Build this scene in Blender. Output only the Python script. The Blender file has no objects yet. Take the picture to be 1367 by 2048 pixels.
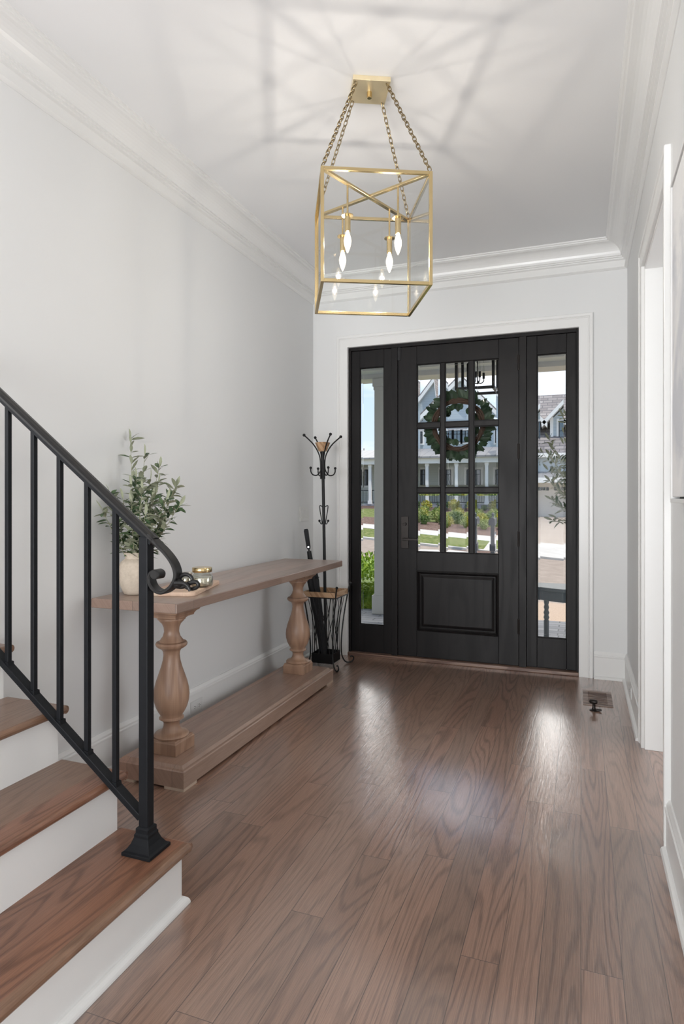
import bpy, bmesh, math, random
from mathutils import Vector, Matrix, noise
random.seed(7)
SC = bpy.context.scene
COL = SC.collection
PI = math.pi
V = Vector

# ------------------------------------------------------------------ camera
TH = math.atan(477.5 / 1266.0)
SN, CS = math.sin(TH), math.cos(TH)
CAMH = 1.27
cd = bpy.data.cameras.new('camera')
cam = bpy.data.objects.new('camera', cd)
COL.objects.link(cam)
cam.location = (0, 0, CAMH)
cam.rotation_euler = (PI / 2, 0, TH)
cd.sensor_fit = 'HORIZONTAL'
cd.sensor_width = 36
cd.lens = 1266.0 / 1367.0 * 36
cd.shift_y = -29.0 / 1367.0
cd.clip_start = 0.05
cd.clip_end = 400
SC.camera = cam
SC.view_settings.view_transform = 'Standard'
SC.view_settings.look = 'None'
SC.view_settings.gamma = 1
SC.view_settings.use_curve_mapping = False
SC.view_settings.exposure = 0.13

# ------------------------------------------------------------------ sky
W = bpy.data.worlds.new('world')
SC.world = W
W.use_nodes = True
nt = W.node_tree
nt.nodes.clear()
wo = nt.nodes.new('ShaderNodeOutputWorld')
bg = nt.nodes.new('ShaderNodeBackground')
tc = nt.nodes.new('ShaderNodeTexCoord')
sp = nt.nodes.new('ShaderNodeSeparateXYZ')
rp = nt.nodes.new('ShaderNodeValToRGB')
rp.color_ramp.elements[0].position = 0.0
rp.color_ramp.elements[0].color = (0.72, 0.83, 0.94, 1)
rp.color_ramp.elements[1].position = 0.55
rp.color_ramp.elements[1].color = (0.20, 0.40, 0.80, 1)
e = rp.color_ramp.elements.new(0.22)
e.color = (0.50, 0.68, 0.90, 1)
nz = nt.nodes.new('ShaderNodeTexNoise')
nz.inputs['Scale'].default_value = 3.2
nz.inputs['Detail'].default_value = 6
mp = nt.nodes.new('ShaderNodeMapping')
mp.inputs['Scale'].default_value = (1, 1, 3.5)
cr = nt.nodes.new('ShaderNodeValToRGB')
cr.color_ramp.elements[0].position = 0.50
cr.color_ramp.elements[1].position = 0.66
mx = nt.nodes.new('ShaderNodeMixRGB')
mx.inputs[2].default_value = (0.95, 0.97, 1.0, 1)
L = nt.links.new
L(tc.outputs['Generated'], sp.inputs[0])
L(sp.outputs[2], rp.inputs[0])
L(tc.outputs['Generated'], mp.inputs[0])
L(mp.outputs[0], nz.inputs['Vector'])
L(nz.outputs[0], cr.inputs[0])
L(cr.outputs[0], mx.inputs[0])
L(rp.outputs[0], mx.inputs[1])
# a bright, thin cloud bank added above the view to whiten the floor reflections
def ramp01(src, a, b):
    q = nt.nodes.new('ShaderNodeMapRange')
    q.interpolation_type = 'SMOOTHSTEP'
    q.inputs[1].default_value = a
    q.inputs[2].default_value = b
    L(src, q.inputs[0])
    return q.outputs[0]
def mul(a, b):
    q = nt.nodes.new('ShaderNodeMath'); q.operation = 'MULTIPLY'
    L(a, q.inputs[0]); L(b, q.inputs[1])
    return q.outputs[0]
bank = mul(mul(ramp01(sp.outputs[2], 0.16, 0.30), ramp01(sp.outputs[1], 0.05, 0.55)), ramp01(nz.outputs[0], 0.25, 0.48))
mx2 = nt.nodes.new('ShaderNodeMixRGB')
mx2.inputs[2].default_value = (2.7, 2.65, 2.55, 1)
L(bank, mx2.inputs[0])
L(mx.outputs[0], mx2.inputs[1])
L(mx2.outputs[0], bg.inputs[0])
bg.inputs[1].default_value = 1.15
L(bg.outputs[0], wo.inputs[0])

def lamp(name, kind, loc, rot, energy, color=(1, 1, 1), **kw):
    d = bpy.data.lights.new(name, kind)
    d.energy = energy
    d.color = color
    for k, v in kw.items():
        setattr(d, k, v)
    o = bpy.data.objects.new(name, d)
    COL.objects.link(o)
    o.location = loc
    o.rotation_euler = rot
    return o

# sun over our own roof, lighting the fronts across the street
sun = lamp('sun', 'SUN', (0, 0, 20), (0, 0, 0), 3.1, (1.0, 0.95, 0.87), angle=0.009)
sun.rotation_euler = V((-0.55, 0.21, -0.80)).to_track_quat('-Z', 'Y').to_euler()
# unseen area lights added as fill: rear, stairs and the two right-hand rooms
lamp('rear_fill', 'AREA', (-1.2, -3.05, 1.50), (PI / 2 + 0.26, 0, 0.03), 98, (0.97, 0.985, 1.0), shape='RECTANGLE', size=2.9, size_y=2.4, spread=math.radians(95))
lamp('stair_fill', 'AREA', (-4.5, -0.9, 1.75), (0, -PI / 2, 0), 66, (0.97, 0.985, 1.0), shape='RECTANGLE', size=2.3, size_y=4.2)
lamp('right_rear_fill', 'AREA', (2.9, -0.9, 1.35), (0, PI / 2, 0), 84, (0.97, 0.985, 1.0), shape='RECTANGLE', size=2.0, size_y=2.8)
lamp('side_room_fill', 'AREA', (2.9, 3.0, 1.6), (0, PI / 2, 0), 56, (0.95, 0.975, 1.0), shape='RECTANGLE', size=1.9, size_y=2.2)

# ------------------------------------------------------------------ node helpers
class NT:
    def __init__(s, name):
        s.m = bpy.data.materials.new(name)
        s.m.use_nodes = True
        s.t = s.m.node_tree
        s.b = s.t.nodes['Principled BSDF']
        s.out = s.t.nodes['Material Output']
    def n(s, typ, **kw):
        x = s.t.nodes.new(typ)
        for k, v in kw.items():
            setattr(x, k, v)
        return x
    def l(s, a, b):
        s.t.links.new(a, b)
    def put(s, v, inp):
        if hasattr(v, 'is_output') or hasattr(v, 'links'):
            s.l(v, inp)
        else:
            inp.default_value = v
    def math(s, op, a, b=0.0, c=0.0):
        x = s.n('ShaderNodeMath', operation=op)
        s.put(a, x.inputs[0]); s.put(b, x.inputs[1]); s.put(c, x.inputs[2])
        return x.outputs[0]
    def comb(s, a, b, c):
        x = s.n('ShaderNodeCombineXYZ')
        s.put(a, x.inputs[0]); s.put(b, x.inputs[1]); s.put(c, x.inputs[2])
        return x.outputs[0]
    def xyz(s, kind='Object'):
        t = s.n('ShaderNodeTexCoord')
        x = s.n('ShaderNodeSeparateXYZ')
        s.l(t.outputs[kind], x.inputs[0])
        return x.outputs[0], x.outputs[1], x.outputs[2]
    def noise(s, vec, scale=1.0, detail=2.0, dist=0.0, rough=0.5):
        x = s.n('ShaderNodeTexNoise')
        s.l(vec, x.inputs['Vector'])
        x.inputs['Scale'].default_value = scale
        x.inputs['Detail'].default_value = detail
        x.inputs['Distortion'].default_value = dist
        x.inputs['Roughness'].default_value = rough
        return x.outputs[0]
    def white(s, vec):
        x = s.n('ShaderNodeTexWhiteNoise', noise_dimensions='3D')
        s.l(vec, x.inputs['Vector'])
        return x.outputs[0]
    def mix(s, f, a, b, mode='MIX'):
        x = s.n('ShaderNodeMixRGB', blend_type=mode)
        s.put(f, x.inputs[0])
        for v, i in ((a, 1), (b, 2)):
            if isinstance(v, tuple):
                x.inputs[i].default_value = (v[0], v[1], v[2], 1)
            else:
                s.l(v, x.inputs[i])
        return x.outputs[0]
    def ramp(s, f, stops):
        x = s.n('ShaderNodeValToRGB')
        s.l(f, x.inputs[0])
        el = x.color_ramp.elements
        while len(el) > 1:
            el.remove(el[0])
        el[0].position = stops[0][0]
        c = stops[0][1]
        el[0].color = (c, c, c, 1) if isinstance(c, (int, float)) else (*c, 1)
        for p, c in stops[1:]:
            q = el.new(p)
            q.color = (c, c, c, 1) if isinstance(c, (int, float)) else (*c, 1)
        return x.outputs[0]
    def bump(s, h, strength=0.2, dist=0.01):
        x = s.n('ShaderNodeBump')
        x.inputs['Strength'].default_value = strength
        x.inputs['Distance'].default_value = dist
        s.l(h, x.inputs['Height'])
        s.l(x.outputs[0], s.b.inputs['Normal'])
        return x
    def set(s, color=None, rough=None, metal=None, coat=None, coat_rough=None, spec=None):
        i = s.b.inputs
        if color is not None:
            if isinstance(color, tuple):
                i['Base Color'].default_value = (*color, 1)
            else:
                s.l(color, i['Base Color'])
        if rough is not None: s.put(rough, i['Roughness'])
        if metal is not None: i['Metallic'].default_value = metal
        if coat is not None: i['Coat Weight'].default_value = coat
        if coat_rough is not None: i['Coat Roughness'].default_value = coat_rough
        if spec is not None: i['Specular IOR Level'].default_value = spec
        return s

def plain(name, color, rough=0.5, metal=0.0, nscale=None, namt=0.06, bump=0.0, **kw):
    k = NT(name)
    x, y, z = k.xyz()
    v = k.comb(x, y, z)
    n = k.noise(v, nscale or 9.0, 4)
    dark = tuple(c * (1 - namt) for c in color)
    lite = tuple(min(1, c * (1 + namt)) for c in color)
    k.set(k.mix(n, dark, lite), rough, metal, **kw)
    if bump:
        k.bump(k.noise(v, (nscale or 9.0) * 12, 3), bump, 0.002)
    return k.m

def wood(name, light, dark, axis=1, across=0, plank=None, ring=16.0, sc=(5.5, 0.75), line=0.75, pore=0.35,
         tone=0.25, tint=(1.25, 0.86, 0.78), rough=0.35, coat=0.0, coat_rough=0.15, gap=0.012, bump=0.15, spec=0.5, seed=0.0, wavy=0.0, grey=None):
    k = NT(name)
    c = k.xyz()
    a, b = c[axis], c[across]
    o = c[3 - axis - across]
    if plank:
        w, ln = plank
        bw = k.math('DIVIDE', b, w)
        row = k.math('FLOOR', bw)
        r1 = k.white(k.comb(row, 3.3 + seed, 0.0))
        al = k.math('DIVIDE', k.math('ADD', a, k.math('MULTIPLY', r1, ln * 5)), ln)
        pid = k.math('FLOOR', al)
        rnd = k.white(k.comb(row, pid, 1.7 + seed))
        rnd2 = k.white(k.comb(row, pid, 8.1 + seed))
    else:
        rnd = rnd2 = k.math('ADD', 0.37 + seed, 0.0)
    vec = k.comb(k.math('ADD', k.math('MULTIPLY', k.math('ADD', b, k.math('MULTIPLY', o, 0.7)), sc[0]), k.math('MULTIPLY', rnd, 57.0)),
                 k.math('ADD', k.math('MULTIPLY', a, sc[1]), k.math('MULTIPLY', rnd2, 91.0)), k.math('MULTIPLY', o, 0.3))
    n = k.noise(vec, 1.0, 1.6, 0.25, 0.35)
    wob = k.noise(k.comb(k.math('MULTIPLY', b, 60.0), k.math('MULTIPLY', a, 14.0), rnd), 1.0, 2)
    s = k.math('SINE', k.math('MULTIPLY', k.math('ADD', n, k.math('MULTIPLY', wob, 0.016)), ring * 2 * PI))
    ringv = k.ramp(k.math('MULTIPLY_ADD', s, 0.5, 0.5), [(0.0, 0.0), (0.55, 0.06), (0.86, 0.65), (1.0, 1.0)])
    pv = k.comb(k.math('MULTIPLY', k.math('ADD', b, k.math('MULTIPLY', o, 0.8)), 420.0), k.math('MULTIPLY', a, 9.0), k.math('MULTIPLY', rnd, 20.0))
    p = k.ramp(k.noise(pv, 1.0, 3, 0.0, 0.6), [(0.40, 0.0), (0.62, 1.0)])
    ringv = k.math('MULTIPLY', ringv, k.math('MULTIPLY_ADD', rnd2, 0.6, 0.5))
    f = k.math('ADD', k.math('MULTIPLY', ringv, line), k.math('MULTIPLY', p, pore))
    cl = k.n('ShaderNodeClamp'); k.l(f, cl.inputs[0])
    col = k.mix(cl.outputs[0], light, dark)
    if plank:
        tn = k.math('MULTIPLY_ADD', rnd, 2 * tone, 1 - tone)
        col = k.mix(1.0, col, k.comb(tn, tn, tn), 'MULTIPLY')
        col = k.mix(k.math('MULTIPLY', rnd2, 0.55), col, k.mix(1.0, col, tint, 'MULTIPLY'))
        fb = k.math('FRACT', bw)
        eb = k.math('MINIMUM', fb, k.math('SUBTRACT', 1.0, fb))
        fa = k.math('FRACT', al)
        ea = k.math('MULTIPLY', k.math('MINIMUM', fa, k.math('SUBTRACT', 1.0, fa)), ln / w)
        edge = k.math('LESS_THAN', k.math('MINIMUM', eb, ea), gap)
        col = k.mix(k.math('MULTIPLY', edge, 0.75), col, tuple(q * 0.22 for q in dark))
    big = k.noise(k.comb(k.math('MULTIPLY', a, 1.0), b, o), 2.3, 3)
    col = k.mix(k.math('MULTIPLY', big, 0.5), col, k.mix(1.0, col, grey or (0.85, 0.88, 0.92), 'MULTIPLY'))
    k.set(col, k.math('ADD', rough - 0.05, k.math('MULTIPLY', f, 0.10)), 0, coat, coat_rough, spec)
    h = k.math('MULTIPLY', f, -1.0)
    if plank:
        h = k.math('SUBTRACT', h, k.math('MULTIPLY', edge, 2.0))
    bn = k.bump(h, bump, 0.0015)
    if wavy:
        wv = k.noise(k.comb(k.math('MULTIPLY', b, 9.0), k.math('MULTIPLY', a, 2.2), rnd), 1.0, 2)
        b2 = k.n('ShaderNodeBump')
        b2.inputs['Strength'].default_value = wavy
        b2.inputs['Distance'].default_value = 0.01
        k.l(wv, b2.inputs['Height'])
        k.l(b2.outputs[0], bn.inputs['Normal'])
        k.l(bn.outputs[0], k.b.inputs['Coat Normal'])
    return k.m

def thin_glass(name, tint=(0.97, 0.985, 0.98), ior=1.5, boost=1.0):
    k = NT(name)
    k.t.nodes.remove(k.b)
    tr = k.n('ShaderNodeBsdfTransparent'); tr.inputs[0].default_value = (*tint, 1)
    gl = k.n('ShaderNodeBsdfGlossy'); gl.inputs['Roughness'].default_value = 0.0
    fr = k.n('ShaderNodeFresnel'); fr.inputs[0].default_value = ior
    # two faced pane: back faces only let light through
    ge = k.n('ShaderNodeNewGeometry')
    f = k.math('MULTIPLY', k.math('MULTIPLY', fr.outputs[0], boost), k.math('SUBTRACT', 1.0, ge.outputs['Backfacing']))
    ms = k.n('ShaderNodeMixShader')
    k.l(f, ms.inputs[0]); k.l(tr.outputs[0], ms.inputs[1]); k.l(gl.outputs[0], ms.inputs[2])
    k.l(ms.outputs[0], k.out.inputs[0])
    return k.m

def solid_glass(name, color=(1, 1, 1), ior=1.5, rough=0.0):
    k = NT(name)
    k.t.nodes.remove(k.b)
    g = k.n('ShaderNodeBsdfGlass')
    g.inputs['Color'].default_value = (*color, 1)
    g.inputs['IOR'].default_value = ior
    g.inputs['Roughness'].default_value = rough
    k.l(g.outputs[0], k.out.inputs[0])
    return k.m

def emit(name, color, strength):
    k = NT(name)
    k.set((0.9, 0.9, 0.9), 0.5)
    k.b.inputs['Emission Color'].default_value = (*color, 1)
    k.b.inputs['Emission Strength'].default_value = strength
    return k.m

def lined(name, color, axis=2, pitch=0.12, depth=0.18, rough=0.6, width=0.12):
    """siding, seams: a groove line every `pitch` metres along the axis"""
    k = NT(name)
    c = k.xyz()
    f = k.math('FRACT', k.math('DIVIDE', c[axis], pitch))
    g = k.math('LESS_THAN', f, width)
    n = k.noise(k.comb(*c), 1.5, 3)
    col = k.mix(k.math('MULTIPLY', g, depth * 3), k.mix(n, tuple(q * 0.95 for q in color), color), tuple(q * 0.55 for q in color))
    k.set(col, rough)
    k.bump(f, 0.4, 0.01)
    return k.m

def bricks(name, c1, c2, mortar, w, h, plane='XZ', msize=0.02, rough=0.8, off=0.5):
    k = NT(name)
    c = k.xyz()
    d = {'X': 0, 'Y': 1, 'Z': 2}
    v = k.comb(c[d[plane[0]]], c[d[plane[1]]], 0.0)
    b = k.n('ShaderNodeTexBrick')
    k.l(v, b.inputs['Vector'])
    b.inputs['Color1'].default_value = (*c1, 1)
    b.inputs['Color2'].default_value = (*c2, 1)
    b.inputs['Mortar'].default_value = (*mortar, 1)
    b.inputs['Scale'].default_value = 1.0
    b.inputs['Mortar Size'].default_value = msize * h
    b.inputs['Brick Width'].default_value = w
    b.inputs['Row Height'].default_value = h
    b.offset = off
    n = k.noise(k.comb(*c), 3.0, 3)
    k.set(k.mix(k.math('MULTIPLY', n, 0.4), b.outputs[0], k.mix(1.0, b.outputs[0], (0.7, 0.7, 0.72), 'MULTIPLY')), rough)
    return k.m

def ground(name, cols, scale=8.0, rough=0.95, detail=6):
    k = NT(name)
    c = k.xyz()
    n = k.noise(k.comb(*c), scale, detail, 0, 0.65)
    k.set(k.ramp(n, [(0.3, cols[0]), (0.5, cols[1]), (0.68, cols[2])]), rough, spec=0.1)
    return k.m

def leafmat(name, a, b, c2=None, scale=14.0, back=None):
    k = NT(name)
    c = k.xyz()
    n = k.noise(k.comb(*c), scale, 2)
    col = k.ramp(n, [(0.35, a), (0.6, b)] + ([(0.75, c2)] if c2 else []))
    if back:
        ge = k.n('ShaderNodeNewGeometry')
        col = k.mix(ge.outputs['Backfacing'], col, back)
    k.set(col, 0.5, spec=0.3)
    return k.m

# ------------------------------------------------------------------ materials
M = {}
M['wall'] = plain('wall paint', (0.735, 0.74, 0.738), 0.55, nscale=2.0, namt=0.006)
M['ceiling'] = plain('ceiling paint', (0.80, 0.805, 0.81), 0.7, nscale=2.0, namt=0.006)
M['trim'] = plain('trim paint', (0.78, 0.78, 0.77), 0.28, nscale=2.0, namt=0.006)
M['floor'] = wood('oak floor', (0.315, 0.194, 0.138), (0.120, 0.070, 0.050), plank=(0.104, 1.35), ring=17, sc=(6.0, 0.62), line=0.50, pore=0.40,
                  tone=0.17, tint=(1.06, 0.92, 0.88), rough=0.36, coat=1.0, coat_rough=0.13, bump=0.18, wavy=0.07, gap=0.010)
M['floor'].node_tree.nodes['Principled BSDF'].inputs['Coat IOR'].default_value = 2.0
M['tread'] = wood('stair oak', (0.245, 0.138, 0.085), (0.100, 0.051, 0.029), plank=(0.31, 9.0), ring=17, sc=(6.5, 0.7), line=0.52, pore=0.40,
                  tone=0.02, rough=0.36, coat=0.35, coat_rough=0.2, gap=0.0, seed=4.0, bump=0.15)
M['tabletop'] = wood('washed acacia top', (0.325, 0.230, 0.182), (0.185, 0.120, 0.090), plank=(0.108, 0.85), ring=7, sc=(5, 0.6), line=0.40, pore=0.35,
                     tone=0.16, tint=(1.08, 0.93, 0.88), rough=0.40, coat=0.5, coat_rough=0.3, gap=0.008, seed=2.0, bump=0.1)
M['plinthwood'] = wood('washed acacia plinth', (0.350, 0.238, 0.178), (0.185, 0.115, 0.084), plank=(0.12, 1.6), ring=7, sc=(5, 0.5), line=0.40, pore=0.35,
                       tone=0.12, rough=0.42, coat=0.4, coat_rough=0.3, gap=0.006, seed=5.0, bump=0.1)
M['pedestal'] = wood('washed acacia turning', (0.385, 0.238, 0.158), (0.235, 0.132, 0.084), axis=2, across=0, ring=5, sc=(8, 1.6), line=0.45, pore=0.30,
                     rough=0.42, coat=0.2, coat_rough=0.35, seed=1.0, bump=0.08)
M['lightwood'] = wood('light wood', (0.56, 0.36, 0.21), (0.40, 0.23, 0.12), axis=1, across=0, ring=6, sc=(20, 2.0), line=0.4, pore=0.3, rough=0.5, seed=7.0)
M['padwood'] = plain('bare pad wood', (0.46, 0.36, 0.28), 0.6, nscale=30, namt=0.15)
M['boardwood'] = wood('board wood', (0.66, 0.53, 0.40), (0.54, 0.40, 0.28), axis=1, across=0, plank=(0.055, 5.0), ring=5, sc=(20, 1.5), line=0.35, pore=0.25,
                      tone=0.06, rough=0.5, seed=9.0, gap=0.004)
M['doorwood'] = wood('dark stained door', (0.011, 0.0095, 0.0095), (0.0055, 0.005, 0.0055), axis=2, across=0, ring=6, sc=(6, 0.8), line=0.18, pore=0.3,
                     rough=0.45, spec=0.20, seed=3.0, bump=0.12)
M['sillwood'] = wood('sill wood', (0.24, 0.145, 0.10), (0.13, 0.07, 0.05), axis=0, across=1, ring=8, sc=(12, 0.9), rough=0.4, coat=0.3, seed=6.0)
M['iron'] = plain('black iron', (0.010, 0.011, 0.013), 0.45, 0.0, nscale=40, namt=0.2, bump=0.05, spec=0.15)
M['railcap'] = plain('black iron cap', (0.012, 0.0115, 0.0115), 0.36, 0.0, nscale=60, namt=0.2, bump=0.1, spec=0.35)
M['black'] = plain('black metal', (0.008, 0.008, 0.009), 0.40, 0.0, nscale=30, namt=0.15, spec=0.3)
M['bronze'] = plain('oil rubbed bronze', (0.022, 0.018, 0.016), 0.35, 0.6, nscale=30, namt=0.2)
M['fabric'] = plain('umbrella cloth', (0.013, 0.014, 0.017), 0.75, 0.0, nscale=60, namt=0.3, bump=0.2)
M['chrome'] = plain('chrome', (0.75, 0.75, 0.77), 0.15, 1.0)
M['brass'] = plain('satin brass', (0.66, 0.51, 0.27), 0.22, 1.0, nscale=25, namt=0.05)
M['canopybrass'] = plain('pale canopy brass', (0.80, 0.68, 0.45), 0.32, 0.55, nscale=12, namt=0.15)  # paler than the lantern brass: its bright reflection is put into the colour
M['brassdark'] = plain('aged brass chain', (0.30, 0.23, 0.125), 0.35, 1.0, nscale=25, namt=0.1)
M['lglass'] = thin_glass('lantern glass', (0.985, 0.99, 0.985), 1.52, 1.6)
M['dglass'] = thin_glass('door glass', (0.985, 0.985, 0.985), 1.5, 0.15)
k = NT('bevelled glass edge')
k.t.nodes.remove(k.b)
_rf = k.n('ShaderNodeBsdfRefraction'); _rf.inputs['Color'].default_value = (0.985, 0.985, 0.985, 1); _rf.inputs['IOR'].default_value = 1.5; _rf.inputs['Roughness'].default_value = 0.0
k.l(_rf.outputs[0], k.out.inputs[0])
M['bevel'] = k.m
M['jarglass'] = thin_glass('jar glass', (0.93, 0.94, 0.92), 1.5, 2.2)
M['silver'] = plain('mercury glass', (0.72, 0.66, 0.56), 0.18, 0.85, nscale=70, namt=0.35)
M['bulb'] = solid_glass('bulb glass', (1, 1, 1), 1.12)
M['filament'] = emit('lit filament', (1.0, 0.82, 0.56), 30)
k = NT('lit bulb')
k.t.nodes.remove(k.b)
_tr = k.n('ShaderNodeBsdfTransparent'); _em = k.n('ShaderNodeEmission'); _ad = k.n('ShaderNodeAddShader'); _lw = k.n('ShaderNodeLayerWeight')
_em.inputs[0].default_value = (1.0, 0.86, 0.66, 1)
k.l(k.math('MULTIPLY_ADD', k.math('SUBTRACT', 1.0, _lw.outputs['Facing']), 2.2, 0.15), _em.inputs[1])
k.l(_tr.outputs[0], _ad.inputs[0]); k.l(_em.outputs[0], _ad.inputs[1]); k.l(_ad.outputs[0], k.out.inputs[0])
M['glow'] = k.m
M['plastic'] = plain('white plastic', (0.72, 0.72, 0.71), 0.35, namt=0.01)
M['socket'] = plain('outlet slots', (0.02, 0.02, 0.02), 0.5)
M['ceramic'] = None
k = NT('sandy ceramic')
c = k.xyz()
n1 = k.noise(k.comb(*c), 45, 6, 0, 0.7)
n2 = k.noise(k.comb(*c), 9, 3)
k.set(k.mix(n2, k.ramp(n1, [(0.3, (0.40, 0.33, 0.255)), (0.7, (0.66, 0.57, 0.47))]), (0.60, 0.52, 0.43)), 0.85, spec=0.2)
k.bump(n1, 0.5, 0.003)
M['ceramic'] = k.m
M['olive'] = leafmat('olive leaf', (0.030, 0.060, 0.026), (0.075, 0.125, 0.055), (0.20, 0.23, 0.13), 30, back=(0.34, 0.36, 0.25))
M['stem'] = plain('pale stem', (0.33, 0.33, 0.20), 0.7)
M['magnolia'] = leafmat('magnolia leaf', (0.012, 0.030, 0.014), (0.030, 0.062, 0.028), (0.07, 0.11, 0.06), 12, back=(0.075, 0.045, 0.025))
M['twig'] = plain('twig', (0.060, 0.033, 0.020), 0.85, nscale=60, namt=0.5)
M['frame'] = plain('white frame', (0.74, 0.74, 0.73), 0.4, namt=0.01)
k = NT('abstract canvas')
c = k.xyz()
n1 = k.noise(k.comb(c[0], k.math('MULTIPLY', c[1], 1.5), c[2]), 2.4, 5, 0.8, 0.6)
n2 = k.noise(k.comb(c[0], c[1], k.math('MULTIPLY', c[2], 4.0)), 6.0, 4)
k.set(k.mix(k.ramp(n1, [(0.48, 0.0), (0.62, 0.55)]), k.mix(n2, (0.73, 0.72, 0.715), (0.80, 0.795, 0.79)), (0.42, 0.44, 0.50)), 0.8)
M['canvas'] = k.m
# outdoors
M['paver'] = bricks('porch pavers', (0.20, 0.20, 0.215), (0.30, 0.30, 0.31), (0.12, 0.12, 0.13), 0.42, 0.11, 'XY', 0.06)
M['aggregate'] = ground('exposed aggregate', [(0.22, 0.15, 0.105), (0.38, 0.28, 0.205), (0.50, 0.40, 0.31)], 60)
M['concrete'] = ground('pale concrete', [(0.33, 0.275, 0.225), (0.375, 0.315, 0.26), (0.41, 0.35, 0.295)], 2.0)
M['curb'] = ground('white concrete', [(0.46, 0.435, 0.395), (0.50, 0.475, 0.435), (0.54, 0.515, 0.48)], 2.0)
M['street'] = ground('asphalt', [(0.245, 0.20, 0.165), (0.28, 0.23, 0.19), (0.32, 0.265, 0.22)], 3.0)
M['lawn'] = ground('lawn grass', [(0.06, 0.09, 0.022), (0.125, 0.155, 0.045), (0.26, 0.25, 0.11)], 7.0, 0.95, 9)
M['mulch'] = ground('mulch', [(0.07, 0.042, 0.033), (0.14, 0.090, 0.072), (0.24, 0.175, 0.14)], 14)
M['hedge'] = leafmat('hedge leaf', (0.10, 0.19, 0.015), (0.27, 0.38, 0.04), (0.48, 0.55, 0.09), 9)
M['shrubgreen'] = leafmat('shrub leaf', (0.05, 0.10, 0.02), (0.13, 0.20, 0.05), (0.22, 0.30, 0.08), 5)
M['shrubgold'] = leafmat('gold shrub leaf', (0.22, 0.24, 0.04), (0.44, 0.40, 0.07), (0.55, 0.42, 0.14), 5)
M['shrubred'] = leafmat('rose shrub leaf', (0.18, 0.24, 0.06), (0.34, 0.38, 0.12), (0.50, 0.34, 0.24), 5)
M['siding'] = lined('blue grey siding', (0.50, 0.56, 0.585), 2, 0.17, 0.10)
M['greensiding'] = lined('sage siding', (0.62, 0.63, 0.56), 2, 0.15, 0.10)
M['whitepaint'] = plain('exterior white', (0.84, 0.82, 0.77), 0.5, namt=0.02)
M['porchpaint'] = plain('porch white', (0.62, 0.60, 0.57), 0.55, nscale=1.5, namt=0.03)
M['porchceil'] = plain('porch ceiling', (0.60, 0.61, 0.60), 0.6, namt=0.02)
M['shingle'] = bricks('roof shingles', (0.23, 0.20, 0.185), (0.37, 0.33, 0.30), (0.13, 0.12, 0.12), 0.5, 0.17, 'XZ', 0.10)
M['metalroof'] = lined('standing seam', (0.30, 0.285, 0.275), 0, 0.55, 0.25, 0.45, 0.10)
M['darkglass'] = plain('dark window glass', (0.02, 0.028, 0.033), 0.08, 0.0, spec=1.0)
M['skyglass'] = plain('sky tinted glass', (0.10, 0.15, 0.18), 0.06, 0.0, spec=1.0)  # bluish base colour stands in for reflected sky
M['foundation'] = bricks('grey brick', (0.22, 0.22, 0.24), (0.36, 0.36, 0.38), (0.45, 0.44, 0.43), 0.32, 0.11, 'XZ', 0.12)
M['garagedoor'] = lined('garage door paint', (0.60, 0.54, 0.46), 2, 0.54, 0.06, 0.5, 0.04)
M['greytable'] = plain('slate grey paint', (0.085, 0.105, 0.115), 0.4, nscale=6, namt=0.05)
M['terracotta'] = plain('dark planter', (0.05, 0.05, 0.05), 0.6)
M['mailgrey'] = plain('mailbox grey', (0.05, 0.055, 0.06), 0.5)
M['bark'] = plain('bark', (0.14, 0.10, 0.07), 0.9, nscale=30, namt=0.4)

# ------------------------------------------------------------------ object helpers
ORG = {}
def tag(o, label=None, cat=None, group=None, kind=None):
    if label: o['label'] = label
    if cat: o['category'] = cat
    if group: o['group'] = group
    if kind: o['kind'] = kind
    return o

def thing(name, loc, label, cat, group=None, rotz=0, kind=None):
    o = bpy.data.objects.new(name, None)
    COL.objects.link(o)
    o.location = loc
    o.rotation_euler = (0, 0, rotz)
    o.empty_display_size = 0.1
    ORG[o] = V(loc)
    return tag(o, label, cat, group, kind)

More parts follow.
